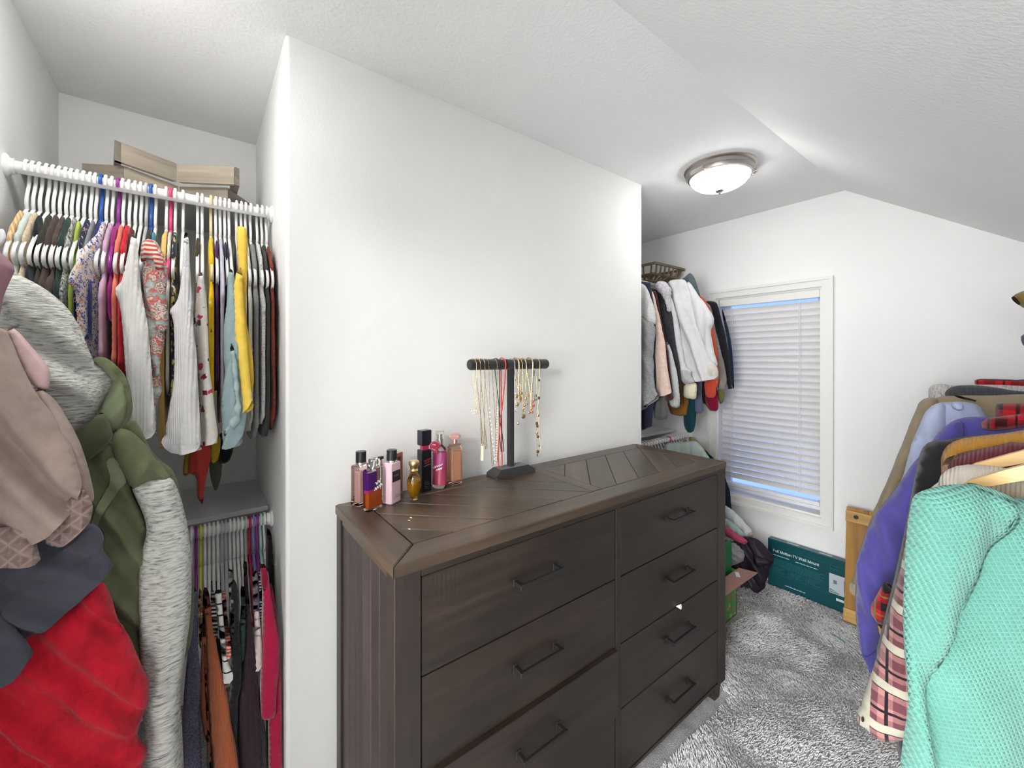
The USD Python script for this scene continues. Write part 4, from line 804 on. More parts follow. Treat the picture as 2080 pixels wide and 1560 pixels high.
def hang_up(label, short, kind, pf, yhem, w, mat, T=0.007, az=0.0, hcol='white', amp=0.005, hem=True, fwd=0.0, bend=None, lam=0.07, yc=0.0, lim=None):
    zr, drop = 1.975, 0.126
    zt = zr - drop; L = zt - at(pf, yhem, X=XROD + w + fwd)[2]
    pts, op = shape(kind, w, L); sd = seedr.randrange(99)
    pts = [(u + fwd * min(1.0, max(0.0, -z / 0.25)), z) for u, z in pts]
    c = Cloth(pts, op, T, 0.012, amp, lam, 0.0, sd, 0.0125, 2, lim=lim, bend=bend)
    t = thing('sleeveless_top', label, 'top', (XROD, yc, zt - L), az)
    part(t, 'body', move(c.mesh(), 0, 0, L), mat, True)
    if hem: part(t, 'hem', move(c.mesh(sbox(-1, -L - 0.02, 1, -L + 0.016), 0.0008, res=0.008), 0, 0, L), mat, True)
    hanger(hcol, f'{hcol} plastic hanger holding the {short}', (XROD, yc, zr), az)
def hang_row():
    Y = [float(at(a[2], 400, X=XROD)[1]) if a[0] == 'hook' else float(at(a[3], 700, X=XROD + a[5] + k.get('fwd', 0.0))[1]) for a, k in ROW]
    o = np.argsort(Y); y = np.array(Y)[o]; g = np.array([seedr.uniform(0.0104, 0.0138) for _ in range(len(y) - 1)])
    for _ in range(200):                   # a crowded rod: push the hangers at least one hanger apart
        d = np.diff(y); bad = np.clip(g - d, 0, None); y[:-1] -= bad * 0.5; y[1:] += bad * 0.5; y = np.clip(y, YL + 0.022, YA - 0.016)
    for r, i in enumerate(o):
        a, k = ROW[i]
        if a[0] == 'hook': hanger(k.get('hcol', 'white'), f"{k.get('hcol', 'white')} plastic hanger holding the {a[1]}", (XROD, float(y[r]), 1.975), 0); continue
        lo = (y[r] - y[r - 1]) / 2 if r else 0.012; hi = (y[r + 1] - y[r]) / 2 if r + 1 < len(y) else 0.008
        hang_up(*a, **k, yc=float(y[r]), lim=(-(lo - 0.0009), hi - 0.0009))
W = 0.20
FRONT = []
hung('peach striped tank top, nearest the doorway wall', 'peach striped tank top', 'tank', 4, 640, W, F('cloth_peach_stripe', '#dfc9a4', '#cfa06a', 'stripes', axis='x', period=0.02), amp=0.004)
hung('pale mint sleeveless top beside the peach striped one', 'pale mint top', 'tank', 28, 640, W, F('cloth_mint', '#c3cfc9'), T=0.012)
hung('tan and cream sleeveless blouse beside the pale mint top', 'tan blouse', 'tank', 46, 640, W * 0.95, F('cloth_tan', '#c9b391', '#e0dccf', 'marl'))
hung('black sleeveless top behind the tan blouse', 'black sleeveless top', 'cami', 62, 660, W, F('cloth_black', '#23282c'))
hung('dark olive tank top beside the black one', 'dark olive tank top', 'tank', 71, 660, W * 0.97, F('cloth_olive', '#39392f'))
hung('dark brown tank top with wide straps', 'dark brown tank top', 'tank', 84, 680, W, F('cloth_brown', '#51423a'), T=0.009)
hung('warm brown ribbed tank top behind the dark brown one', 'warm brown ribbed top', 'tank', 97, 680, W * 0.97, F('cloth_brown', '#5c4a40', weave='rib'))
hung('dark green sleeveless top between the brown and speckled ones', 'dark green top', 'tank', 106, 680, W * 0.96, F('cloth_green', '#27403a'))
hung('black and white speckled sleeveless blouse', 'speckled blouse', 'tank', 117, 690, W, F('cloth_speckle', '#2a2c2c', '#b9bdb8', 'heather', scale=150.0), T=0.009)
hung('lime green camisole beside the speckled blouse', 'lime camisole', 'cami', 130, 680, W * 0.98, F('cloth_lime', '#a9bf4c'), T=0.006)
hung('navy sleeveless top with small pink flowers', 'navy flowered top', 'tank', 142, 690, W, F('cloth_navy_flower', '#272a4b', '#b98d92', 'floral', scale=70.0, size=0.3, more=['#8a6f9a', '#c7b9b2']), T=0.008)
hung('mid grey tank top beside the navy one', 'mid grey tank top', 'tank', 156, 690, W, F('cloth_grey', '#86868d'), T=0.008)
hung('navy blue tank top beside the mid grey one', 'navy tank top', 'tank', 167, 690, W * 0.98, F('cloth_navy', '#2b3568'), hcol='blue')
hung('blue, white and orange patterned short-sleeved blouse', 'blue patterned blouse', 'tee', 191, 735, W * 0.95, F('cloth_blue_pattern', '#d7cfc6', '#3d4c96', 'floral', scale=95.0, size=0.42, more=['#3d4c96', '#c98d63', '#5563a8'], wob=0.03), T=0.012, fwd=0.03, bend=((0.12, -0.3),))
hung('lilac tank top beside the patterned blouse', 'lilac tank top', 'tank', 210, 740, W, F('cloth_lilac', '#c5a3bd'), T=0.010)
hung('magenta camisole squeezed behind the lilac tank top', 'magenta camisole', 'cami', 216, 650, W * 0.9, F('cloth_magenta', '#a02a80'), hcol='purple')
hung('salmon pink sleeveless top beside the magenta camisole', 'salmon top', 'tank', 229, 760, W, F('cloth_salmon', '#dd7f66'), T=0.009)
hung('bright red sleeveless blouse beside the salmon one', 'bright red blouse', 'tank', 243, 770, W, F('cloth_red', '#c92331'), T=0.012, lam=0.05)
hung('dark maroon camisole mostly hidden behind the red blouse', 'maroon camisole', 'cami', 252, 700, W * 0.9, F('cloth_maroon', '#5a2226'))
FRONT.append((('sleeveless_top', 'white sleeveless top turned outwards beside the red blouse', 'top', face(290, 700, X=-1.43, az=55), [('body', [(266, 474), (276, 476), (282, 540), (286, 600), (298, 650), (305, 720), (311, 800), (318, 886), (300, 892), (266, 889), (259, 800), (252, 720), (247, 650), (241, 612), (231, 588), (246, 572), (256, 540), (262, 500)], F('cloth_white', '#dddbd8', weave='rib', pitch=0.008), dict(T=0.016, soft=0.02, amp=0.006, lam=0.05, seed=201, open_=[7, 8], res=0.009)), ('hem', [(262, 876), (320, 874), (320, 900), (262, 900)], F('cloth_white', '#d6d4d1'), dict(on=0, extra=0.001))]), ('white sleeveless top', 276, 'white')))
hung('charcoal top behind the white sleeveless one', 'charcoal top', 'tank', 288, 640, W * 0.86, F('cloth_charcoal', '#3d3c3d'), hcol='blue')
hung('teal blue camisole behind the white sleeveless top', 'teal blue camisole', 'cami', 299, 690, W * 0.97, F('cloth_teal', '#3f7f8c'))
FRONT.append((('sleeveless_top', 'white, red and grey paisley blouse with ruffled neck', 'top', face(318, 700, X=-1.45, az=55), [('body', [(292, 500), (302, 486), (320, 489), (334, 520), (344, 560), (336, 600), (341, 650), (327, 720), (326, 790), (322, 850), (318, 884), (306, 870), (300, 780), (294, 700), (289, 620), (292, 560)], F('cloth_paisley', '#d8d0c6', '#c54a3f', 'paisley', scale=38.0, col3='#6a5b52', col4='#8fa3a0', wob=0.03), dict(T=0.014, soft=0.02, amp=0.012, lam=0.045, slope=0.3, seed=202, res=0.009, crumple=0.9)), ('ruffled_neck', [(294, 506), (302, 488), (320, 490), (336, 522), (342, 548), (332, 556), (318, 530), (304, 528), (296, 540)], F('cloth_paisley', '#d8d0c6', '#c54a3f', 'stripes', period=0.012), dict(T=0.010, soft=0.012, amp=0.008, lam=0.025, seed=203, res=0.007, dv=0.014))]), ('paisley blouse', 300, 'clear')))
hung('light yellow blouse hanging long beneath the paisley one', 'light yellow blouse', 'tank', 331, 925, W * 0.97, F('cloth_peach_yellow', '#e2b96a'), T=0.010, amp=0.009)
hung('cream ribbed sleeveless top beside the paisley blouse', 'cream ribbed top', 'tank', 338, 815, W, F('cloth_cream_rib', '#d9d6c9', weave='rib', pitch=0.009), T=0.012, hcol='pink')
hung('navy and yellow flowered blouse', 'navy and yellow blouse', 'tank', 349, 850, W, F('cloth_navy_yellow', '#282c42', '#bfae4c', 'floral', scale=48.0, size=0.45, more=['#cfc9a2', '#c2b155']), T=0.010)
FRONT.append((('sleeveless_top', 'white ribbed tank top, the longest in the row', 'top', face(378, 700, X=-1.42, az=55), [('body', [(374, 470), (383, 474), (387, 560), (392, 640), (398, 720), (402, 816), (407, 914), (380, 922), (351, 916), (335, 890), (345, 830), (351, 790), (354, 714), (352, 645), (344, 633), (361, 611), (368, 570), (372, 520)], F('cloth_white_rib', '#dcdada', weave='rib', pitch=0.006), dict(T=0.018, soft=0.02, amp=0.007, lam=0.055, seed=204, open_=[6, 7, 8], res=0.009)), ('hem', [(330, 900), (346, 902), (409, 900), (410, 930), (330, 930)], F('cloth_white_rib', '#d5d3d3'), dict(on=0, extra=0.001))]), ('long white tank top', 372, 'white')))
hung('dark olive camisole between the white tank top and the flowered one', 'olive camisole', 'cami', 404, 640, W * 0.92, F('cloth_olive2', '#4a432a'))
FRONT.append((('sleeveless_top', 'white blouse with burgundy and pink flowers', 'top', face(424, 700, X=-1.45, az=55), [('body', [(402, 556), (412, 552), (420, 620), (424, 700), (429, 770), (435, 830), (443, 900), (415, 906), (402, 896), (405, 820), (401, 740), (396, 650), (398, 600)], F('cloth_white_flower', '#dcd6ce', '#7c2a45', 'floral', scale=36.0, size=0.30, more=['#7c2a45', '#c23b62', '#54405a', '#dcd6ce'], wob=0.02), dict(T=0.012, soft=0.02, amp=0.006, lam=0.05, seed=205, open_=[6, 7], res=0.009))]), ('white flowered blouse', 408, 'white')))
hung('bright yellow blouse with dark and white flowers', 'yellow flowered blouse', 'tank', 437, 905, W, F('cloth_yellow_flower', '#e6bb13', '#2d3b34', 'floral', scale=45.0, size=0.24, more=['#2d3b34', '#ece0a8', '#e6bb13'], wob=0.02), T=0.010, hcol='cream')
hung('deep purple camisole behind the yellow flowered blouse', 'deep purple camisole', 'cami', 444, 800, W * 0.93, F('cloth_purple', '#5b2257'), T=0.005)
hung('pale lavender cap-sleeved top', 'pale lavender top', 'tee', 452, 872, W * 0.94, F('cloth_lavender', '#bcbccf'), T=0.008)
hung('dark navy camisole behind the blue-grey top', 'dark navy camisole', 'cami', 460, 760, W * 0.88, F('cloth_navy2', '#20243f'), T=0.005)
FRONT.append((('sleeveless_top', 'blue-grey wrap top with a draped hem', 'top', face(486, 700, X=-1.43, az=50), [('body', [(466, 545), (474, 548), (482, 620), (488, 700), (494, 790), (498, 850), (491, 894), (472, 913), (448, 906), (450, 850), (455, 760), (454, 660), (460, 600)], F('cloth_bluegrey', '#93a8ab'), dict(T=0.014, soft=0.02, amp=0.009, lam=0.055, slope=-0.3, seed=206, open_=[6, 7], res=0.009)), ('wrap_panel', [(474, 690), (488, 720), (494, 800), (498, 850), (480, 875), (458, 888), (470, 860), (486, 835), (482, 780)], F('cloth_bluegrey', '#9db1b4'), dict(T=0.008, soft=0.01, amp=0.006, lam=0.04, slope=0.8, seed=207, res=0.008, dv=0.016))]), ('blue-grey wrap top', 462, 'white')))
hung('dusty beige camisole between the blue-grey and yellow tops', 'dusty beige camisole', 'cami', 489, 790, W * 0.9, F('cloth_dusty', '#b39a8c'), T=0.004)
# the yellow jumper shows its sleeve
yj = face(516, 700, X=-1.42, az=40)
traced('jumper', 'buttercup yellow jumper with one sleeve hanging in front', 'jumper', yj, [
    ('body', [(478, 462), (490, 458), (503, 466), (502, 560), (497, 640), (512, 720), (516, 790), (500, 800), (486, 760), (484, 640), (486, 560)], F('cloth_butter', '#e5c04e'), dict(T=0.012, amp=0.005, lam=0.06, seed=3, open_=[7])),
    ('sleeve', [(482, 640), (488, 560), (502, 540), (505, 620), (512, 700), (520, 780), (526, 822), (515, 832), (503, 842), (500, 800), (492, 730)], F('cloth_butter', '#e8c655'), dict(T=0.014, amp=0.004, lam=0.05, seed=4, open_=[6, 7], dv=0.018))])
hung('thin white vest worn under the buttercup jumper', 'buttercup jumper and the white vest under it', 'tank', 500, 812, W * 0.9, F('cloth_white_vest', '#d3d2cf'))
hung('off-white ribbed vest below the yellow jumper', 'off-white ribbed vest', 'tank', 511, 890, W, F('cloth_offwhite', '#d6d5cb', weave='rib'), T=0.008)
hung('grey heather tank top beside the ribbed vest', 'grey heather tank top', 'tank', 522, 905, W * 0.98, F('cloth_heather', '#9b9b9b', '#6d6d6f', 'heather'), T=0.012)
hung('pale grey and white marled vest', 'pale marled vest', 'tank', 537, 875, W * 1.0, F('cloth_marl', '#d2d3d1', '#9b9d9d', 'marl'), T=0.009)
hung('charcoal green sleeveless top near the partition', 'charcoal green top', 'tank', 547, 900, W * 0.96, F('cloth_charcoal2', '#3c403d'), T=0.008)
hung('rust red blouse, the last one beside the partition', 'rust red blouse', 'tank', 557, 885, W * 0.94, F('cloth_rust', '#7d3226', '#a04a3a', 'marl'), T=0.006, lam=0.05)
for _, (sh_t, hk, hc) in FRONT: ROW.append((('hook', sh_t, hk), {'hcol': hc}))
hang_row()
for a, _ in FRONT: traced(*a)
# long ends that hang below the hems
low = face(420, 950, X=-1.66, az=78)
traced('scarf', 'coral red scarf end hanging below the tops', 'scarf', low, [('scarf_end', [(386, 880), (398, 880), (425, 885), (430, 930), (420, 965), (414, 1000), (412, 1030), (402, 1010), (398, 965), (382, 962), (386, 930)], F('cloth_coral', '#b83f38'), dict(T=0.010, amp=0.010, lam=0.03, seed=5, res=0.008))])
low2 = face(385, 940, X=-1.70, az=78)
traced('scarf', 'mustard yellow scarf end beside the coral one', 'scarf', low2, [('scarf_end', [(382, 880), (402, 880), (396, 940), (384, 965), (370, 968), (374, 930)], F('cloth_mustard', '#b59a2a'), dict(T=0.008, amp=0.008, lam=0.03, seed=6, res=0.009)), ('scarf_tail', [(425, 880), (450, 880), (447, 930), (432, 945), (424, 925)], F('cloth_mustard', '#b59a2a'), dict(T=0.006, amp=0.006, lam=0.03, seed=7, res=0.009))])
low3 = face(460, 920, X=-1.72, az=78)
traced('camisole', 'black lace camisole hem showing below the blue-grey top', 'top', low3, [('hem', [(440, 880), (478, 878), (474, 915), (466, 938), (450, 944), (440, 930)], F('cloth_lace_black', '#17151a'), dict(T=0.008, amp=0.006, lam=0.03, seed=8, res=0.009))])
traced('scarf', 'sheer dull green scarf below the mustard one', 'scarf', face(440, 960, X=-1.76, az=78), [('scarf_end', [(428, 900), (448, 900), (452, 960), (440, 1000), (430, 985), (424, 945)], F('cloth_sheer', '#4f5444'), dict(T=0.006, amp=0.006, lam=0.03, seed=9, res=0.009))])

# ---------------------------------------------------------------- clothes on the lower rod beside the doorway wall
Zl = 0.889
LOWY = []
def low_hanger(px, col, label, group=None): LOWY.append((float(at(px, 1065, X=XROD)[1]), col, label))
def hang_low():
    y = np.array([q[0] for q in LOWY])
    for _ in range(200): bad = np.clip(0.0118 - np.diff(y), 0, None); y[:-1] -= bad / 2; y[1:] += bad / 2; y = np.minimum(y, YA - 0.024)
    for v, (_, col, label) in zip(y, LOWY): hanger(col, label, (XROD, float(v), Zl), seedr.uniform(-0.6, 0.6))
LOWW = {391: 'nearest the knitted sleeve', 399: 'just before the plum purple one', 418: 'just after the yellow-green one', 427: 'above the terracotta cardigan', 433: 'above the finely striped top', 440: 'above the thin-striped T-shirt', 455: 'above the coral striped blouse', 463: 'above the lace-edged blouse', 476: 'above the bottle green blouse', 482: 'above the black dress', 491: 'before the plum dress', 497: 'above the plum dress', 505: 'beside the dark red one', 540: 'above the crimson sweatshirt'}
for px, col in ((391, 'white'), (399, 'white'), (405, 'purple'), (411, 'yellow'), (418, 'white'), (427, 'white'), (433, 'white'), (440, 'white'), (455, 'clear'), (463, 'clear'), (476, 'white'), (482, 'white'), (491, 'white'), (497, 'white'), (505, 'clear'), (513, 'red'), (519, 'lavender'), (525, 'purple'), (531, 'mint'), (540, 'white')):
    low_hanger(px, col, {'purple': 'plum purple hanger on the lower rod', 'yellow': 'bright yellow-green hanger on the lower rod', 'red': 'dark red hanger on the lower rod', 'lavender': 'dusty violet hanger on the lower rod', 'mint': 'pale mint hanger on the lower rod'}.get(col, f'{col} plastic hanger on the lower rod ' + LOWW.get(px, '')) + (' beside the violet one' if px == 525 else ''))
hang_low()
M_TERRA = F('cloth_terracotta', '#b5623f', weave='rib', pitch=0.003); M_GREYWV = F('cloth_violetgrey', '#6f6b86', '#514d66', 'heather', scale=300.0, weave='waffle', pitch=0.005)
def lowg(name, label, cat_, px, X, az, parts):
    parts = [(n_, p_, m_, {**o_, 'T': o_['T'] * 0.55, 'amp': o_['amp'] * 0.6, 'dv': o_.get('dv', 0.0) * 0.7}) for n_, p_, m_, o_ in parts]
    return traced(name, label, cat_, face(px, 1350, X=X, az=az), parts)
lowg('cardigan', 'violet-grey textured cardigan next to the knitted sleeve', 'cardigan', 400, -1.44, 60, [('front_panel', [(386, 1192), (398, 1190), (403, 1215), (402, 1300), (408, 1370), (406, 1460), (412, 1570), (420, 1660), (368, 1660), (370, 1500), (376, 1380), (385, 1280)], M_GREYWV, dict(T=0.014, amp=0.010, lam=0.05, seed=2, open_=[7], slope=0.1))])
lowg('blouse', 'thin yellow and orange patterned blouse edge', 'blouse', 408, -1.44, 60, [('front_panel', [(404, 1196), (410, 1194), (412, 1260), (408, 1330), (403, 1290), (402, 1230)], F('cloth_ikat', '#c99a4a', '#a6402c', 'floral', scale=120.0, size=0.5, more=['#e6d9b0', '#8c4a7a']), dict(T=0.006, amp=0.003, seed=3))])
lowg('cardigan', 'terracotta orange open cardigan', 'cardigan', 470, -1.44, 60, [
    ('front_panel', [(408, 1196), (420, 1194), (422, 1300), (420, 1420), (428, 1530), (412, 1505), (404, 1450), (403, 1380), (408, 1290)], M_TERRA, dict(T=0.010, amp=0.006, lam=0.05, seed=4, dv=-0.01)),
    ('front_panel', [(414, 1195), (424, 1196), (430, 1245), (444, 1330), (456, 1390), (466, 1440), (476, 1500), (486, 1570), (490, 1660), (438, 1660), (430, 1540), (422, 1420), (418, 1300)], M_TERRA, dict(T=0.014, amp=0.007, lam=0.09, seed=5, open_=[8], slope=-0.25)),
    ('edge_band', [(419, 1300), (423, 1300), (427, 1420), (434, 1540), (442, 1660), (438, 1660), (430, 1540), (422, 1420)], M_TERRA, dict(T=0.004, amp=0.002, seed=5, dv=0.016))])
lowg('shirt', 'black and white finely striped top, narrow edge showing', 'top', 441, -1.44, 60, [('body', [(427, 1198), (436, 1196), (440, 1250), (444, 1290), (436, 1300), (430, 1260)], F('cloth_finestripe', '#d8d8d4', '#1d1e22', 'stripes', period=0.011), dict(T=0.006, amp=0.003, seed=6))])
lowg('shirt', 'white T-shirt with thin black stripes and a flared hem', 'shirt', 468, -1.44, 60, [
    ('body', [(434, 1200), (450, 1196), (456, 1250), (458, 1300), (464, 1345), (476, 1375), (472, 1384), (453, 1391), (450, 1330), (444, 1280), (438, 1240)], F('cloth_thinstripe', '#dad9d4', '#1d2028', 'stripes', period=0.033, duty=0.13), dict(T=0.014, amp=0.006, lam=0.06, seed=7, open_=[5, 6]))])
lowg('blouse', 'coral and white narrow striped blouse', 'blouse', 466, -1.44, 60, [('body', [(453, 1196), (462, 1195), (464, 1240), (470, 1280), (474, 1332), (462, 1337), (460, 1290), (456, 1240)], F('cloth_coralstripe', '#d8503f', '#dcb0a2', 'stripes', period=0.010), dict(T=0.008, amp=0.003, seed=8, open_=[4], dv=0.012))])
lowg('dress', 'black dress deep between the striped shirts', 'dress', 480, -1.44, 60, [('body', [(464, 1180), (482, 1176), (486, 1260), (492, 1380), (480, 1440), (486, 1560), (486, 1640), (460, 1640), (462, 1450), (470, 1360), (466, 1260)], F('cloth_black2', '#151418', '#242428', 'heather', scale=200.0), dict(T=0.010, amp=0.007, lam=0.04, seed=9, open_=[6]))])
lowg('blouse', 'white lace-edged blouse hanging beside the coral stripes', 'blouse', 474, -1.44, 60, [('body', [(463, 1156), (474, 1154), (474, 1230), (476, 1290), (470, 1300), (466, 1230)], F('cloth_lace', '#c3c0bc', '#8f8d8c', 'heather', scale=180.0), dict(T=0.006, amp=0.004, seed=10))])
lowg('blouse', 'dark bottle green blouse with flared hem', 'blouse', 496, -1.44, 60, [('body', [(488, 1190), (497, 1188), (499, 1260), (497, 1340), (486, 1350), (473, 1345), (482, 1300), (490, 1240)], F('cloth_bottle', '#1e3d39'), dict(T=0.009, amp=0.005, lam=0.05, seed=11, open_=[3, 4]))])
lowg('dress', 'long dark plum knit dress', 'dress', 524, -1.44, 60, [('body', [(494, 1152), (502, 1150), (506, 1215), (513, 1280), (520, 1350), (528, 1430), (533, 1520), (536, 1660), (480, 1660), (481, 1520), (484, 1400), (492, 1330), (498, 1250)], F('cloth_plum', '#34202b', weave='rib', pitch=0.003), dict(T=0.012, amp=0.006, lam=0.10, seed=12, open_=[7], slope=-0.1)), ('collar', [(493, 1140), (502, 1138), (503, 1165), (495, 1168)], F('cloth_plum', '#34202b'), dict(T=0.010, amp=0.002, seed=13))])
lowg('blouse', 'grey lace and blush sleeveless top with flared hem', 'blouse', 528, -1.44, 60, [
    ('lace_yoke', [(512, 1160), (522, 1155), (524, 1200), (523, 1250), (516, 1255), (513, 1210)], F('cloth_greylace', '#a7a19b', '#6d6a68', 'heather', scale=160.0), dict(T=0.006, amp=0.003, seed=14)),
    ('skirt', [(515, 1235), (525, 1230), (532, 1290), (534, 1361), (511, 1365), (518, 1300)], F('cloth_blush', '#d3c3c4'), dict(T=0.010, amp=0.004, lam=0.05, seed=15, open_=[3]))])
lowg('shirt', 'black and white chain-striped top squeezed beside the crimson sweatshirt', 'top', 534, -1.44, 60, [('body', [(524, 1158), (531, 1156), (534, 1200), (536, 1260), (538, 1310), (531, 1300), (527, 1250), (527, 1200)], F('cloth_chain', '#cfcfcf', '#1e1e22', 'stripes', period=0.009, axis='z'), dict(T=0.007, amp=0.003, seed=16))])
M_CRIM = F('cloth_crimson', '#a8103f', weave='jersey', sheen=0.3)
lowg('sweatshirt', 'crimson hooded sweatshirt at the partition, sleeve in front', 'sweatshirt', 562, -1.44, 60, [
    ('body', [(541, 1180), (552, 1180), (560, 1240), (570, 1310), (572, 1420), (574, 1560), (576, 1660), (545, 1660), (545, 1480), (545, 1330)], M_CRIM, dict(T=0.012, amp=0.006, lam=0.05, seed=17, open_=[6])),
    ('sleeve', [(537, 1144), (548, 1142), (556, 1200), (566, 1260), (574, 1300), (572, 1350), (566, 1400), (566, 1440), (558, 1452), (540, 1452), (531, 1436), (533, 1360), (536, 1260), (538, 1200)], M_CRIM, dict(T=0.020, amp=0.005, lam=0.06, seed=18, dv=0.026)),
    ('hood', [(534, 1140), (546, 1136), (551, 1170), (545, 1200), (536, 1180)], F('cloth_crimson_dark', '#8c0d34'), dict(T=0.014, amp=0.004, seed=19, dv=0.03))])
lowg('jacket', 'black garment against the partition end of the lower rod', 'jacket', 551, -1.62, 60, [('body', [(540, 1070), (552, 1080), (556, 1140), (560, 1300), (560, 1660), (540, 1660), (540, 1300)], F('cloth_black3', '#19181b'), dict(T=0.010, amp=0.005, seed=20))])
lowg('trousers', 'dark trousers deep on the lower rod', 'trousers', 440, -1.72, 60, [('legs', [(420, 1180), (455, 1180), (458, 1660), (420, 1660)], F('cloth_black4', '#1d1d22'), dict(T=0.012, amp=0.006, seed=21))])
# ---------------------------------------------------------------- clothes on the wall hooks beside the doorway
def nearpl(D, az=86): 
    d = ray(150, 900) * D; return (float(d[0]), float(d[1]), az)
M_MARLK = F('knit_grey_marl', '#c9c9c3', '#77797a', 'marl', scale=95.0, sc=(0.32, 1.0, 2.6), weave='knit', kscale=150.0, ksc=(0.28, 1.0, 2.0), bd=0.0045, stops=[(0.30, lin('#77787a')), (0.44, lin('#b4b4ae')), (0.56, lin('#cfcfc9')), (0.8, lin('#dcdcd7'))], var=0.06)
M_ARMY = F('cloth_army_green', '#666e50', var=0.16, weave='jersey'); M_ARMYL = F('cloth_army_green_light', '#828c6c', var=0.12); M_ARMYD = F('cloth_army_green_lining', '#4f573f', var=0.12)
J = nearpl(0.92)
traced('jacket', 'army green utility jacket with grey marled knit hood and sleeves, hung by its hood', 'jacket', J, [
    ('body', [(150, 930), (190, 918), (228, 892), (258, 950), (268, 1005), (288, 1042), (300, 1080), (302, 1130), (294, 1190), (288, 1260), (290, 1330), (282, 1380), (262, 1420), (200, 1420), (140, 1300), (120, 1100), (130, 980)], M_ARMY, dict(T=0.030, soft=0.05, amp=0.022, lam=0.085, slope=0.6, seed=21, res=0.007, crumple=0.9, still=0.5)),
    ('back_panel', [(225, 880), (262, 852), (280, 880), (295, 915), (318, 940), (352, 968), (372, 1060), (388, 1170), (392, 1250), (386, 1320), (372, 1365), (360, 1395), (330, 1420), (280, 1380), (262, 1200), (250, 1000)], M_ARMY, dict(T=0.015, amp=0.012, lam=0.06, slope=0.25, seed=22, res=0.009, dv=-0.045, crumple=0.5)),
    ('shoulder', [(226, 886), (246, 866), (272, 876), (300, 905), (325, 940), (352, 970), (330, 975), (300, 980), (268, 990), (250, 965), (236, 925)], M_ARMY, dict(T=0.024, soft=0.03, amp=0.010, lam=0.07, slope=-0.5, seed=23, res=0.007, dv=0.008, crumple=0.7)),
    ('sleeve', [(266, 984), (300, 974), (330, 970), (352, 966), (368, 1005), (380, 1050), (388, 1100), (391, 1160), (389, 1240), (378, 1320), (367, 1395), (371, 1480), (374, 1570), (374, 1650), (284, 1650), (284, 1570), (290, 1500), (292, 1440), (288, 1380), (286, 1300), (284, 1220), (285, 1150), (292, 1110), (301, 1075), (292, 1040), (278, 1010)], M_MARLK, dict(T=0.034, soft=0.04, amp=0.010, lam=0.09, seed=24, res=0.008, it=2, open_=[13], dv=0.012, lab='grey marled knit sleeve')),
    ('hood', [(-55, 540), (5, 548), (45, 560), (100, 590), (148, 634), (180, 700), (194, 738), (216, 752), (230, 770), (222, 792), (206, 815), (198, 838), (184, 856), (150, 892), (100, 930), (40, 930), (-55, 900)], M_MARLK, dict(T=0.045, soft=0.06, amp=0.022, lam=0.15, slope=1.0, seed=29, res=0.009, it=2, still=0.7, dv=0.0, lab='grey marled knit hood')),
    ('collar', [(184, 731), (206, 722), (236, 738), (262, 775), (270, 820), (263, 852), (245, 876), (222, 884), (190, 862), (198, 836), (212, 808), (226, 784), (229, 768), (208, 752)], M_ARMYL, dict(T=0.010, soft=0.015, amp=0.010, lam=0.08, slope=-0.8, seed=26, res=0.007, dv=0.004, it=2)),
    ('collar_edge', [(182, 730), (206, 721), (238, 737), (264, 774), (272, 820), (265, 854), (246, 878), (240, 870), (256, 848), (262, 818), (254, 782), (232, 752), (206, 738)], M_ARMY, dict(on=5, extra=0.004)),
    ('collar_stand', [(150, 878), (185, 858), (205, 840), (216, 832), (226, 846), (232, 866), (238, 884), (218, 908), (190, 928), (162, 944), (146, 922)], M_ARMYD, dict(T=0.014, soft=0.02, amp=0.006, lam=0.08, seed=27, res=0.007, dv=0.030, it=2)),
    ('pocket_flap', [(220, 930), (238, 925), (262, 975), (250, 985), (225, 1020), (205, 1060), (192, 1100), (180, 1095), (195, 1045), (215, 1000), (232, 970)], M_ARMYL, dict(on=0, extra=0.005))])
M_MAUVE = F('cloth_mauve', '#a5938a', var=0.14, weave='fleece', bd=0.0012); M_LACE = F('crochet_mauve', '#a8908a', weave='waffle', pitch=0.021, turn=(0, 0.785, 0), var=0.14, bd=0.011, bs=1.0)
Mv = nearpl(0.80)
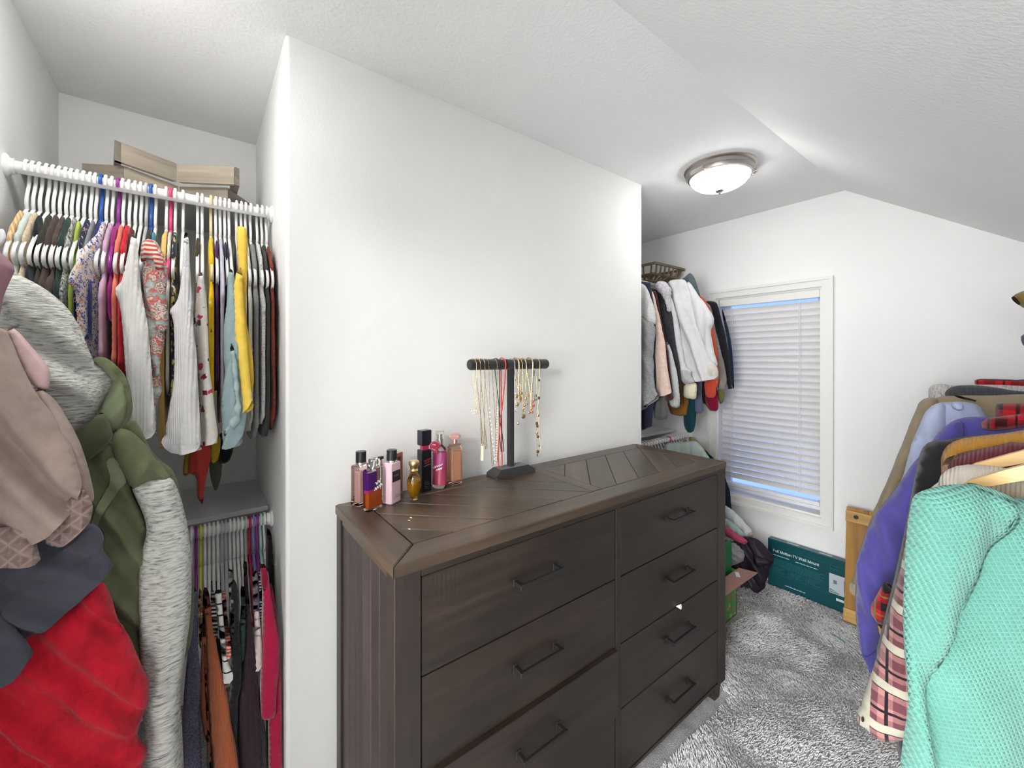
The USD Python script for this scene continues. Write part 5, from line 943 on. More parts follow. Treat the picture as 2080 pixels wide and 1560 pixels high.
traced('knit_top', 'dusty mauve soft top with a wide crochet lace hem, foremost on the hooks', 'top', Mv, [
    ('body', [(-60, 672), (0, 662), (16, 690), (40, 740), (75, 800), (110, 850), (142, 900), (160, 945), (172, 985), (170, 1000), (150, 1040), (100, 1090), (20, 1100), (-60, 1100)], M_MAUVE, dict(T=0.026, soft=0.04, amp=0.028, lam=0.10, slope=0.55, crumple=0.6, seed=31, res=0.008, still=0.5, open_=[9, 10, 11, 12])),
    ('side_fold', [(60, 780), (110, 815), (152, 885), (176, 955), (187, 1010), (182, 1034), (150, 1020), (120, 960), (80, 880)], M_MAUVE, dict(T=0.014, soft=0.02, amp=0.006, lam=0.06, seed=32, res=0.008, dv=-0.015)),
    ('lace_hem', [(-60, 1066), (20, 1062), (78, 1056), (88, 1100), (96, 1132), (50, 1138), (0, 1143), (-60, 1146)], M_LACE, dict(T=0.012, soft=0.01, amp=0.008, lam=0.09, seed=33, res=0.007, open_=[4, 5, 6], dv=0.022)),
    ('lace_hem', [(80, 1060), (112, 1036), (140, 1015), (168, 988), (184, 1008), (191, 1030), (184, 1060), (160, 1085), (125, 1112), (97, 1112), (88, 1085)], M_LACE, dict(T=0.013, soft=0.012, amp=0.008, lam=0.08, seed=34, res=0.007, open_=[6, 7], dv=0.004)),
    ('lining', [(0, 660), (24, 668), (52, 700), (80, 732), (96, 756), (90, 800), (60, 790), (20, 730)], F('cloth_palepink', '#d9b9b8'), dict(T=0.004, soft=0.006, amp=0.003, seed=35, res=0.008, dv=-0.02, lab='pale pink lining edge')),
    ('collar', [(-60, 498), (-10, 506), (18, 522), (38, 548), (30, 566), (16, 600), (8, 640), (2, 675), (-60, 690)], F('cloth_mauve_rose', '#96707a', var=0.1), dict(T=0.022, soft=0.03, amp=0.006, lam=0.1, seed=36, res=0.009, dv=0.012))])
M_SLATE = F('cloth_slate', '#4c4d58', var=0.14, weave='jersey')
Sv = nearpl(0.835)
traced('skirt', 'slate grey soft garment in two tiers below the lace hem', 'skirt', Sv, [
    ('tier', [(-60, 1050), (40, 1070), (92, 1080), (150, 1070), (182, 1060), (202, 1070), (212, 1090), (208, 1112), (232, 1148), (216, 1170), (190, 1192), (150, 1232), (110, 1262), (72, 1288), (20, 1320), (-60, 1320)], M_SLATE, dict(T=0.022, soft=0.03, amp=0.016, lam=0.12, slope=1.2, crumple=0.7, seed=41, res=0.008, still=0.6, open_=[9, 10, 11, 12])),
    ('waistband', [(95, 1136), (150, 1100), (182, 1069), (203, 1074), (212, 1092), (206, 1113), (160, 1140), (110, 1170), (80, 1166)], M_SLATE, dict(on=0, extra=0.006)),
    ('tier', [(-60, 1185), (0, 1205), (26, 1232), (56, 1266), (70, 1290), (77, 1312), (62, 1340), (30, 1358), (0, 1372), (-60, 1388)], M_SLATE, dict(T=0.022, soft=0.03, amp=0.010, lam=0.10, slope=0.8, seed=43, res=0.008, dv=0.028, open_=[5, 6, 7, 8]))])
M_REDF = F('fleece_red', '#c2172e', '#a01024', 'marl', scale=18.0, sc=(1.0, 1.0, 0.6), weave='fleece', bd=0.0035, sheen=0.15, var=0.2)
Rv = nearpl(0.865)
traced('fleece_dress', 'bright red fuzzy fleece garment hanging lowest on the hooks', 'fleece', Rv, [
    ('body', [(-60, 1330), (60, 1290), (110, 1250), (160, 1210), (206, 1176), (222, 1204), (240, 1250), (268, 1310), (292, 1355), (304, 1380), (301, 1404), (303, 1424), (294, 1452), (279, 1480), (292, 1508), (301, 1526), (288, 1560), (284, 1650), (-60, 1650)], M_REDF, dict(T=0.034, soft=0.05, amp=0.020, lam=0.085, slope=0.75, crumple=0.9, seed=51, res=0.009, still=0.5, open_=[17]))])
for i, (x, lab) in enumerate(((-1.44, 'white coat hook above the knit-sleeved jacket'), (-1.28, 'white coat hook above the mauve top'))):
    h_ = thing('coat_hook', lab, 'hook', (x, YL, 1.72)); part(h_, 'plate', cbox(-0.02, 0.02, 0, 0.006, -0.05, 0.05, 0.002), M_WHITE)
    part(h_, 'hook', tube(spline([(0, 0.004, 0.0), (0, 0.035, -0.012), (0, 0.05, 0.0), (0, 0.052, 0.03)], 16), 0.006, 8), M_WHITE)
# ---------------------------------------------------------------- winter clothes on the upper rod by the window
def rowpl(Y, az=0, x=-1.45): return (x, Y, az)
def soft_folds(parts): return [(n_, p_, m_, o_ if 'on' in o_ else {'crumple': 0.85, 'still': 0.45, **o_, 'amp': o_['amp'] * 1.25}) for n_, p_, m_, o_ in parts]
def win_g(name, label, cat_, Y, parts, az=0): return traced(name, label, cat_, rowpl(Y, az), soft_folds(parts))
M_GH = F('knit_grey_heather', '#a3a4a2', '#75777a', 'heather', scale=260.0, weave='fleece', bd=0.0012); M_GHL = F('knit_light_grey', '#cfcfcd', '#b9b9b8', 'heather', scale=200.0, weave='fleece', bd=0.001)
win_g('jumper', 'light and mid grey heather fleece jumper at the partition corner', 'jumper', 2.13, [
    ('yoke', [(1290, 578), (1308, 575), (1322, 600), (1333, 650), (1330, 662), (1300, 648), (1285, 640)], M_GHL, dict(T=0.022, soft=0.03, amp=0.006, seed=61)),
    ('body', [(1285, 640), (1304, 640), (1333, 655), (1332, 700), (1328, 740), (1335, 790), (1342, 805), (1322, 820), (1300, 836), (1280, 840)], M_GH, dict(T=0.024, soft=0.03, amp=0.010, lam=0.10, slope=0.5, seed=62, open_=[6, 7, 8], dv=0.01))])
win_g('jacket', 'blush pink sherpa jacket with grey-lined sleeve', 'jacket', 2.20, [('body', [(1300, 575), (1316, 585), (1330, 595), (1338, 640), (1350, 690), (1356, 740), (1364, 790), (1366, 801), (1330, 808), (1316, 760), (1310, 690), (1300, 640)], F('sherpa_blush', '#dcc4b8', '#cfb3a6', 'heather', scale=140.0, weave='fleece'), dict(T=0.026, soft=0.03, amp=0.007, lam=0.1, seed=63, open_=[7])),
    ('collar', [(1304, 570), (1318, 572), (1326, 582), (1320, 590), (1306, 588)], F('sherpa_collar', '#d9c7c4', weave='fleece'), dict(T=0.02, amp=0.004, seed=64, dv=0.01)), ('cuff', [(1348, 796), (1366, 796), (1369, 812), (1352, 816)], F('cuff_maroon', '#4a2430', weave='rib'), dict(T=0.016, amp=0.003, seed=65))])
win_g('jacket', 'thin maroon edge of a jacket behind the blush one', 'jacket', 2.26, [('body', [(1322, 590), (1334, 592), (1342, 640), (1354, 700), (1362, 760), (1368, 805), (1358, 800), (1346, 720), (1334, 650)], F('cloth_maroon2', '#4d2830'), dict(T=0.010, amp=0.004, seed=66))])
win_g('sweatshirt', 'pale grey sweatshirt with a loose cuff, between the maroon and charcoal jackets', 'sweatshirt', 2.31, [('sleeve', [(1352, 690), (1362, 705), (1372, 745), (1380, 790), (1382, 812), (1378, 830), (1358, 826), (1362, 810), (1362, 780), (1356, 730)], F('cloth_pale_grey', '#c3c4c6', weave='fleece', bd=0.0008), dict(T=0.020, soft=0.025, amp=0.006, lam=0.05, seed=67)), ('cuff', [(1358, 806), (1381, 806), (1381, 830), (1360, 825)], F('cuff_pale', '#b9b9ba', weave='rib'), dict(T=0.020, amp=0.004, seed=68, dv=0.006))])
win_g('jacket', 'dark charcoal jacket with a fluffy white fur collar', 'jacket', 2.37, [
    ('body', [(1318, 585), (1338, 588), (1352, 610), (1362, 620), (1372, 700), (1380, 750), (1384, 800), (1384, 824), (1362, 818), (1352, 770), (1340, 700), (1330, 640)], F('cloth_charcoal3', '#35343b', '#2a2a30', 'heather', scale=90.0), dict(T=0.026, soft=0.03, amp=0.008, lam=0.1, seed=69, open_=[7])),
    ('fur_collar', [(1333, 580), (1340, 572), (1352, 571), (1362, 580), (1367, 590), (1362, 610), (1364, 632), (1360, 640), (1354, 618), (1348, 600), (1336, 590)], F('fur_white', '#d7d6da', '#b4b3bb', 'heather', scale=110.0, weave='fuzz', bd=0.008), dict(T=0.030, soft=0.025, amp=0.010, lam=0.03, seed=70, dv=0.02, res=0.010, crumple=1.2))])
M_LG = F('cloth_light_grey', '#cbcacb', var=0.06, weave='fleece', bd=0.0008)
win_g('sweatshirt', 'large light grey sweatshirt with ribbed cuffs', 'sweatshirt', 2.46, [
    ('body', [(1354, 575), (1366, 568), (1388, 566), (1398, 575), (1412, 640), (1430, 700), (1448, 735), (1458, 748), (1459, 768), (1440, 772), (1420, 776), (1392, 770), (1376, 700), (1366, 640), (1360, 600)], M_LG, dict(T=0.035, soft=0.05, amp=0.016, lam=0.10, slope=0.35, seed=71, open_=[8, 9, 10])),
    ('sleeve', [(1390, 566), (1402, 578), (1416, 600), (1432, 620), (1448, 644), (1446, 660), (1440, 672), (1446, 710), (1456, 746), (1440, 740), (1420, 700), (1404, 650), (1393, 600)], M_LG, dict(T=0.030, soft=0.04, amp=0.008, lam=0.09, seed=72, dv=-0.02)),
    ('near_sleeve', [(1362, 600), (1374, 606), (1384, 650), (1392, 700), (1400, 745), (1414, 752), (1412, 764), (1420, 778), (1394, 780), (1386, 750), (1374, 690), (1364, 640)], M_LG, dict(T=0.034, soft=0.04, amp=0.007, lam=0.09, seed=73, dv=0.045)),
    ('cuff', [(1388, 752), (1414, 752), (1418, 775), (1422, 780), (1394, 780)], F('cuff_light', '#b5b5b6', weave='rib', pitch=0.006), dict(on=2, extra=0.003)),
    ('hem_band', [(1440, 738), (1459, 746), (1460, 764), (1440, 764)], F('hem_light', '#c9c4ba', weave='rib', pitch=0.006), dict(on=0, extra=0.003)),
    ('cuff', [(1394, 776), (1420, 776), (1421, 790), (1419, 812), (1396, 808), (1392, 806)], F('cuff_cream', '#d9d2b6'), dict(T=0.028, amp=0.005, seed=76, dv=0.03, lab='cream turned-out cuff'))])
win_g('hoodie', 'dark slate green hooded jacket behind the light grey sweatshirt', 'jacket', 2.55, [('hood', [(1384, 568), (1396, 558), (1402, 553), (1408, 560), (1416, 580), (1424, 605), (1428, 630), (1410, 620), (1394, 600)], F('cloth_slate_green', '#4c5c60', weave='fleece', bd=0.0008), dict(T=0.025, soft=0.03, amp=0.006, seed=77)), ('body', [(1400, 600), (1426, 604), (1430, 660), (1440, 720), (1410, 760), (1390, 700)], F('cloth_slate_green', '#45545a'), dict(T=0.02, amp=0.006, seed=78))])
win_g('jacket', 'coral orange jumper with only its edge and cuff showing', 'jumper', 2.61, [('body', [(1412, 598), (1430, 604), (1442, 626), (1452, 680), (1458, 720), (1461, 760), (1458, 790), (1432, 790), (1434, 740), (1428, 680)], F('cloth_coral_orange', '#d8583f', weave='rib'), dict(T=0.020, soft=0.025, amp=0.006, seed=79)), ('cuff', [(1430, 772), (1456, 766), (1457, 790), (1455, 808), (1434, 808)], F('cuff_coral', '#c94a35', weave='rib', pitch=0.006), dict(T=0.022, amp=0.004, seed=80, dv=0.01))])
win_g('cardigan', 'taupe grey cardigan with a gathered cuff', 'cardigan', 2.68, [('body', [(1424, 612), (1436, 614), (1444, 622), (1452, 660), (1460, 700), (1470, 740), (1476, 760), (1478, 775), (1474, 786), (1470, 793), (1458, 792), (1458, 770), (1450, 730), (1442, 680)], F('cloth_taupe', '#8b857e', weave='jersey'), dict(T=0.022, soft=0.025, amp=0.006, lam=0.07, seed=81)), ('cuff', [(1456, 790), (1470, 790), (1472, 806), (1468, 821), (1460, 820)], F('cuff_olive', '#6c6339', weave='rib'), dict(T=0.018, amp=0.003, seed=82, lab='olive inner sleeve')), ('lapel', [(1430, 612), (1440, 614), (1448, 640), (1452, 670), (1446, 668), (1438, 640)], F('cloth_khaki', '#8d8458'), dict(T=0.010, amp=0.003, seed=83, dv=0.022))])
win_g('jacket', 'black and navy jacket hanging in front of the blind', 'jacket', 2.76, [('body', [(1420, 612), (1450, 611), (1458, 618), (1466, 650), (1478, 700), (1484, 740), (1488, 790), (1478, 790), (1470, 740), (1462, 700), (1450, 660)], F('cloth_black_navy', '#1d1d25', weave='jersey'), dict(T=0.022, soft=0.025, amp=0.006, lam=0.08, seed=84, open_=[6])), ('side', [(1462, 620), (1472, 650), (1484, 700), (1488, 760), (1489, 791), (1484, 790), (1478, 720), (1468, 660)], F('cloth_navy3', '#17233d'), dict(T=0.012, amp=0.003, seed=85, dv=-0.02))])
# hems and cuffs that show below
for lab, Y, px_, hexc, kw in (('dark grey hooded top hem below the grey fleece jumper', 2.24, [(1326, 790), (1352, 795), (1356, 830), (1358, 852), (1332, 854), (1326, 830)], '#5b5c59', {}), ('mustard brown sweater hem below the charcoal jacket', 2.565, [(1352, 806), (1388, 800), (1401, 812), (1399, 842), (1380, 846), (1356, 838)], '#97692d', dict(weave='rib')),
                              ('dark teal sleeve hanging lowest on the rod', 2.585, [(1392, 780), (1412, 785), (1414, 830), (1412, 860), (1407, 880), (1393, 878), (1388, 850), (1390, 820)], '#123f47', {}), ('blue and grey patterned shirt tail beside the teal sleeve', 2.59, [(1404, 780), (1424, 785), (1426, 815), (1429, 838), (1412, 842), (1408, 815)], '#737a94', dict(pat='heather', col2='#4a4f6a')),
                              ('dark crimson cuff showing under the coral jumper', 2.66, [(1432, 795), (1452, 800), (1460, 822), (1459, 836), (1439, 834), (1432, 815)], '#7d0f2c', {}), ('deep maroon shirt hem behind the coral cuff', 2.72, [(1424, 790), (1444, 795), (1448, 815), (1440, 822), (1426, 820)], '#51202c', {}),
                              ('dark navy trousers behind the grey fleece jumper', 2.175, [(1290, 800), (1330, 805), (1334, 862), (1290, 880)], '#272b3d', {})):
    kw2 = dict(kw); k_ = min(p[1] for p in px_); px_ = [(x_, y_ - (230 if 'navy trousers' in lab else 70) if y_ < k_ + 16 else y_) for x_, y_ in px_]; win_g('shirt', lab, 'shirt', Y, [('hem', px_, F('cloth_below', hexc, kw2.pop('col2', None), kw2.pop('pat', None), **kw2), dict(T=0.018, soft=0.02, amp=0.006, lam=0.05, seed=int(Y * 100) % 97))])
for i, (Yh, wh) in enumerate(((2.15, 'grey fleece jumper'), (2.22, 'blush sherpa jacket'), (2.27, 'maroon jacket'), (2.32, 'pale grey sweatshirt'), (2.385, 'fur-collared jacket'), (2.475, 'large light grey sweatshirt'), (2.56, 'slate green jacket'), (2.62, 'coral orange jumper'), (2.69, 'taupe cardigan'), (2.77, 'black and navy jacket'))):
    hanger('white', f'white plastic hanger under the {wh}', (XROD, Yh, 1.93))

# lower rod by the window
for i in range(24):
    yy = 2.10 + i * 0.0345
    col = 'pink' if i in (6, 7, 18) else 'white'
    n = {6: 'raspberry pink hanger on the lower rod by the window', 7: 'second raspberry pink hanger, right behind the other one', 18: 'lone pink hanger deep on the lower rod by the window'}.get(i, 'white plastic hanger crowded on the lower rod by the window')
    hanger(col, n, (XROD, yy, 0.870), seedr.uniform(-3.5, 3.5), group=None if col == 'pink' else 'white hangers on the lower rod by the window')
def low_w(name, lab, cat_, Y, parts): return win_g(name, lab, cat_, Y, parts)
low_w('shirt', 'mint and white shirt shoulder on the lower rod by the window', 'shirt', 2.62, [('shoulder', [(1346, 915), (1350, 900), (1392, 897), (1412, 894), (1424, 905), (1436, 920), (1450, 950), (1460, 1010), (1440, 1060), (1390, 1060), (1376, 980)], F('cloth_mint_white', '#b9c9c3'), dict(T=0.02, soft=0.03, amp=0.006, seed=91))])
low_w('shirt', 'coral pink strap top beside the mint shirt', 'top', 2.70, [('shoulder', [(1386, 898), (1392, 890), (1402, 902), (1420, 930), (1420, 980), (1390, 980)], F('cloth_pink_strap', '#c46a72'), dict(T=0.014, amp=0.004, seed=92))])
low_w('jacket', 'navy jacket shoulder nearest the window casing', 'jacket', 2.82, [('shoulder', [(1404, 904), (1422, 906), (1440, 920), (1456, 938), (1480, 980), (1490, 1060), (1420, 1060), (1410, 960)], F('cloth_navy4', '#1c2036'), dict(T=0.02, amp=0.005, seed=93))])
low_w('shirt', 'yellow-green top at the far end of the lower rod', 'top', 2.90, [('shoulder', [(1398, 888), (1408, 888), (1420, 900), (1424, 960), (1400, 960)], F('cloth_yellowgreen', '#9a9a4a'), dict(T=0.012, amp=0.004, seed=94))])

# the heap beyond the dresser
low_w('shirt', 'white shirt sleeve sloping down towards the window wall', 'shirt', 2.80, [('sleeve', [(1460, 1020), (1480, 1030), (1494, 1040), (1512, 1060), (1526, 1075), (1530, 1086), (1524, 1096), (1510, 1092), (1496, 1075), (1478, 1055), (1460, 1050)], F('cloth_white2', '#d0d3d6'), dict(T=0.025, soft=0.025, amp=0.006, lam=0.06, seed=95)), ('cuff', [(1518, 1076), (1530, 1080), (1531, 1090), (1522, 1096), (1514, 1090)], F('cuff_beige', '#b5a89c'), dict(T=0.024, amp=0.003, seed=96, dv=0.004))])
low_w('shirt', 'pale mint shirt body under the white sleeve', 'shirt', 2.74, [('body', [(1460, 1048), (1482, 1056), (1500, 1070), (1515, 1088), (1505, 1096), (1485, 1088), (1460, 1080)], F('cloth_palemint', '#a9bdbb'), dict(T=0.022, soft=0.025, amp=0.008, lam=0.06, seed=97))])
low_w('shirt', 'raspberry pink sleeve lying across the dark jacket', 'shirt', 2.68, [('sleeve', [(1460, 1058), (1480, 1072), (1498, 1085), (1516, 1095), (1520, 1102), (1510, 1107), (1490, 1098), (1470, 1086), (1458, 1082)], F('cloth_raspberry', '#b54a68'), dict(T=0.020, soft=0.02, amp=0.004, seed=98))])
M_PUFF = F('nylon_plum_black', '#29222c', rough=0.45, sheen=0.0, var=0.15, weave='jersey', bs=0.2)
low_w('jacket', 'dark plum nylon jacket hanging to the floor beside the teal box', 'jacket', 2.71, [
    ('body', [(1500, 1092), (1530, 1090), (1552, 1110), (1566, 1128), (1571, 1140), (1560, 1160), (1558, 1185), (1553, 1196), (1540, 1204), (1526, 1198), (1520, 1180), (1508, 1150), (1498, 1120)], M_PUFF, dict(T=0.045, soft=0.05, amp=0.022, lam=0.08, slope=0.6, seed=99, still=0.6, crumple=1.0)),
    ('sleeve', [(1534, 1118), (1552, 1128), (1570, 1138), (1566, 1144), (1546, 1148), (1538, 1145)], M_PUFF, dict(T=0.025, amp=0.010, lam=0.05, seed=100, dv=0.04)),
    ('hood', [(1486, 1098), (1504, 1095), (1520, 1112), (1528, 1140), (1520, 1165), (1504, 1140), (1492, 1118)], M_PUFF, dict(T=0.03, amp=0.012, lam=0.06, seed=101, dv=0.03))])
low_w('jumper', 'grey jumper folded over on the lower pile beside the plum jacket', 'jumper', 2.60, [('fold', [(1462, 1100), (1484, 1102), (1500, 1108), (1510, 1125), (1512, 1138), (1498, 1146), (1480, 1150), (1462, 1145)], F('cloth_midgrey', '#8b8a8d', weave='fleece', bd=0.0008), dict(T=0.04, soft=0.04, amp=0.016, lam=0.05, slope=1.5, seed=102, still=0.8))])
low_w('jumper', 'dark red sliver of clothing above the grey jumper', 'jumper', 2.64, [('fold', [(1462, 1094), (1482, 1098), (1488, 1112), (1478, 1120), (1462, 1118)], F('cloth_darkred', '#6a1f2c'), dict(T=0.02, amp=0.006, seed=103))])
low_w('trousers', 'dark brown trousers hanging behind the cardboard box', 'trousers', 2.78, [('legs', [(1462, 1120), (1500, 1122), (1528, 1130), (1530, 1190), (1520, 1198), (1462, 1198)], F('cloth_brownblack', '#3a322e'), dict(T=0.03, soft=0.03, amp=0.015, lam=0.07, seed=104))])

# ---------------------------------------------------------------- clothes on the rack under the slope
def rk(name, lab, cat_, Y, parts, az=0, x=-0.1): return traced(name, lab, cat_, (x, Y, az), soft_folds(parts))
rod = thing('closet_rod', 'white hanging rod under the sloped ceiling', 'closet rod', (0.03, 1.75, 1.485)); part(rod, 'rod', tube([(0, -1.24, 0), (0, 1.24, 0)], 0.016, 20), M_WHITE)
for y_ in (-0.9, 0.9): part(rod, 'bracket', cat(bx(-0.004, 0.004, y_ - 0.012, y_ + 0.012, 0.014, zroof(0.03) - 1.485 - 0.03), bx(-0.006, 0.006, y_ - 0.012, y_ + 0.012, -0.02, 0.016)), M_WHITE)
M_PLR = F('flannel_red', '#b81726', '#1c1518', 'plaid', period=0.075, col3='#3a1015', weave='fleece', bd=0.0006)
rk('shirt', 'red and black plaid flannel shirt farthest along the sloped-side rod', 'shirt', 2.72, [('shoulder', [(1976, 774), (1990, 769), (2020, 770), (2060, 771), (2120, 778), (2300, 800), (2300, 1100), (2060, 1100), (2000, 830)], M_PLR, dict(T=0.03, soft=0.05, amp=0.010, seed=111))])
rk('jacket', 'denim blue garment at the end of the sloped-side rod', 'jacket', 2.80, [('shoulder', [(2050, 774), (2078, 770), (2140, 772), (2300, 800), (2300, 1000), (2060, 1000)], F('cloth_denim', '#33426a'), dict(T=0.02, amp=0.006, seed=112))])
rk('jumper', 'white and grey marled knit jumper shoulder by the plaid shirt', 'jumper', 2.62, [('shoulder', [(1885, 800), (1886, 788), (1896, 781), (1914, 779), (1936, 784), (2000, 780), (2200, 790), (2200, 1100), (1930, 1100), (1890, 900)], F('knit_whitegrey', '#c6c1be', '#8f8a88', 'marl', scale=70.0, sc=(4, 1, 1), weave='rib', pitch=0.01), dict(T=0.035, soft=0.05, amp=0.006, seed=113))])
rk('jumper', 'charcoal grey jumper over the marled one', 'jumper', 2.48, [('shoulder', [(1918, 800), (1926, 789), (1942, 783), (1975, 782), (2020, 786), (2060, 794), (2110, 796), (2300, 800), (2300, 1100), (1990, 1100), (1930, 900)], F('cloth_charcoal4', '#4a4b50', weave='rib'), dict(T=0.035, soft=0.05, amp=0.006, seed=114))])
M_TAN = F('cloth_tan_jacket', '#8f8069', weave='jersey', var=0.1)
rk('jacket', 'tan zip jacket with its long sleeve hanging out', 'jacket', 2.00, [
    ('body', [(1884, 822), (1900, 806), (1950, 803), (2010, 804), (2080, 800), (2300, 800), (2300, 1300), (1900, 1300), (1880, 900)], M_TAN, dict(T=0.03, soft=0.05, amp=0.008, lam=0.12, seed=115)),
    ('sleeve', [(1862, 830), (1866, 818), (1880, 808), (1905, 806), (1912, 830), (1880, 880), (1850, 950), (1826, 1010), (1808, 1040), (1790, 1085), (1766, 1150), (1752, 1200), (1744, 1212), (1732, 1198), (1728, 1185), (1738, 1160), (1752, 1120), (1764, 1070), (1778, 1030), (1798, 990), (1826, 920), (1846, 870)], M_TAN, dict(T=0.042, soft=0.05, amp=0.010, lam=0.09, slope=0.4, seed=116, dv=0.01, open_=[12, 13])),
    ('elbow_patch', [(1778, 1022), (1812, 1012), (1808, 1040), (1770, 1052)], M_TAN, dict(on=1, extra=0.003)),
    ('zip', [(1938, 802), (1946, 801), (1990, 812), (1990, 816), (1946, 806)], F('zip_tape', '#5d5448'), dict(T=0.006, amp=0.001, seed=118, dv=0.04)), ('cuff', [(1728, 1186), (1734, 1178), (1756, 1190), (1750, 1204), (1742, 1213), (1732, 1200)], F('cuff_tan', '#a1917a', weave='rib'), dict(on=1, extra=0.003))])
rk('shirt', 'light blue cotton shirt over the tan jacket', 'shirt', 1.76, [
    ('body', [(1890, 826), (1904, 818), (1935, 816), (1960, 815), (1990, 822), (2010, 860), (2040, 1000), (2040, 1300), (1880, 1300), (1870, 1000)], F('cloth_lightblue', '#a3acc9'), dict(T=0.02, soft=0.04, amp=0.008, lam=0.07, seed=120)),
    ('sleeve', [(1876, 846), (1886, 830), (1902, 818), (1925, 818), (1925, 880), (1905, 930), (1890, 940), (1870, 960), (1850, 1010), (1836, 1060), (1822, 1090), (1808, 1070), (1822, 1010), (1840, 950), (1858, 890)], F('cloth_lightblue', '#a9b2ce'), dict(T=0.032, soft=0.04, amp=0.014, lam=0.045, seed=121, dv=0.02)),
    ('collar', [(1932, 816), (1956, 812), (1962, 826), (1958, 834), (1940, 830)], F('cloth_lightblue', '#aab3d2'), dict(T=0.012, amp=0.003, seed=122, dv=0.04))])
M_PERI = F('cloth_periwinkle', '#4f4990', weave='fleece', bd=0.0006, var=0.06)
rk('sweatshirt', 'periwinkle purple sweatshirt with long hanging sleeve', 'sweatshirt', 1.38, [
    ('body', [(1912, 880), (1930, 856), (1960, 847), (2010, 846), (2060, 850), (2300, 850), (2300, 1500), (1900, 1500), (1890, 1100)], M_PERI, dict(T=0.025, soft=0.05, amp=0.008, lam=0.12, seed=123)),
    ('sleeve', [(1890, 905), (1908, 878), (1930, 857), (1958, 850), (1960, 900), (1920, 960), (1880, 1010), (1862, 1080), (1846, 1130), (1820, 1180), (1796, 1225), (1790, 1270), (1792, 1310), (1783, 1345), (1772, 1360), (1766, 1335), (1752, 1312), (1750, 1280), (1742, 1230), (1738, 1200), (1744, 1150), (1760, 1080), (1790, 1030), (1830, 980), (1860, 935)], M_PERI, dict(T=0.050, soft=0.06, amp=0.018, lam=0.12, slope=0.5, crumple=0.6, seed=124, dv=0.02, res=0.010)),
    ('cuff', [(1750, 1308), (1768, 1318), (1790, 1314), (1784, 1344), (1772, 1362), (1765, 1336)], F('cuff_periwinkle', '#4a4490', weave='rib'), dict(on=1, extra=0.003))])
rk('shirt', 'red plaid flannel shirt bunched between the purple and light blue ones', 'shirt', 1.50, [
    ('shoulder', [(2018, 822), (2050, 818), (2090, 820), (2300, 830), (2300, 1000), (2080, 960), (2030, 880)], M_PLR, dict(T=0.04, soft=0.05, amp=0.014, lam=0.06, seed=126))])
rk('shirt', 'rolled red tartan sleeve resting against the purple sweatshirt', 'shirt', 1.24, [
    ('sleeve', [(1990, 862), (2000, 850), (2026, 846), (2060, 842), (2100, 838), (2120, 862), (2060, 872), (2010, 876), (1994, 874)], F('flannel_tartan', '#a31826', '#3b1014', 'plaid', period=0.035, col3='#1a1214', weave='fleece', bd=0.0006), dict(T=0.03, soft=0.03, amp=0.008, lam=0.04, seed=127)),
    ('tail', [(1762, 1240), (1790, 1190), (1800, 1180), (1812, 1190), (1806, 1240), (1790, 1285), (1776, 1270)], F('flannel_tartan', '#b51c28', '#201a1a', 'plaid', period=0.045, col3='#7a6a3a', weave='fleece', bd=0.0006), dict(T=0.022, soft=0.03, amp=0.008, lam=0.05, seed=128, dv=-0.01))])
rk('jacket', 'black knitted jacket beside the mustard corduroy', 'jacket', 1.14, [('body', [(1866, 925), (1876, 905), (1890, 896), (1915, 894), (2000, 880), (2200, 880), (2200, 1600), (1840, 1600), (1790, 1350), (1776, 1335), (1790, 1280), (1812, 1190), (1838, 1080), (1852, 1000)], F('cloth_black5', '#1e1d21', weave='knit', bd=0.001), dict(T=0.035, soft=0.05, amp=0.008, lam=0.1, seed=129))])
rk('shirt', 'pink, cream and black plaid flannel sleeve hanging lowest on the sloped side', 'shirt', 1.06, [
    ('sleeve', [(1836, 1130), (1850, 1020), (1925, 965), (1960, 965), (1960, 1100), (1870, 1200), (1852, 1500), (1810, 1512), (1786, 1500), (1760, 1480), (1742, 1466), (1740, 1450), (1752, 1420), (1772, 1360), (1790, 1300), (1812, 1220)], F('flannel_pink', '#b98480', '#6d4149', 'plaid', period=0.040, col3='#241d26', line=0.13, col4='#bdb9a6', weave='fleece', bd=0.0006), dict(T=0.035, soft=0.05, amp=0.008, lam=0.08, seed=130, res=0.010)),
    ('cuff_button', [(1754, 1446), (1760, 1446), (1762, 1454), (1756, 1456)], plain('dark_button', '#3a2f2a', 0.3), dict(on=0, extra=0.004, res=0.002))])
M_CORD_M = F('corduroy_mustard', '#a8772a', weave='cord', pitch=0.0045, dir='x'); M_CORD_B = F('corduroy_burgundy', '#5c1f27', weave='cord', pitch=0.0045, dir='x')
rk('jacket', 'mustard corduroy shirt with rounded shoulder', 'shirt', 1.02, [('body', [(1912, 950), (1912, 925), (1922, 905), (1945, 892), (1990, 885), (2040, 880), (2080, 872), (2300, 860), (2300, 1500), (1916, 1500), (1914, 1100)], M_CORD_M, dict(T=0.035, soft=0.05, amp=0.005, seed=132))])
rk('jacket', 'burgundy corduroy shirt inside the mustard one', 'shirt', 0.95, [('body', [(1924, 950), (1928, 934), (1942, 922), (1980, 913), (2040, 902), (2064, 894), (2090, 906), (2300, 880), (2300, 1500), (1930, 1500)], M_CORD_B, dict(T=0.03, soft=0.04, amp=0.004, seed=133)), ('lining', [(1920, 956), (1922, 930), (1934, 920), (1956, 916), (1958, 922), (1940, 928), (1930, 940), (1928, 960)], F('sherpa_lining', '#d1a98f', weave='fleece'), dict(T=0.012, soft=0.012, amp=0.003, seed=134, dv=0.035))])
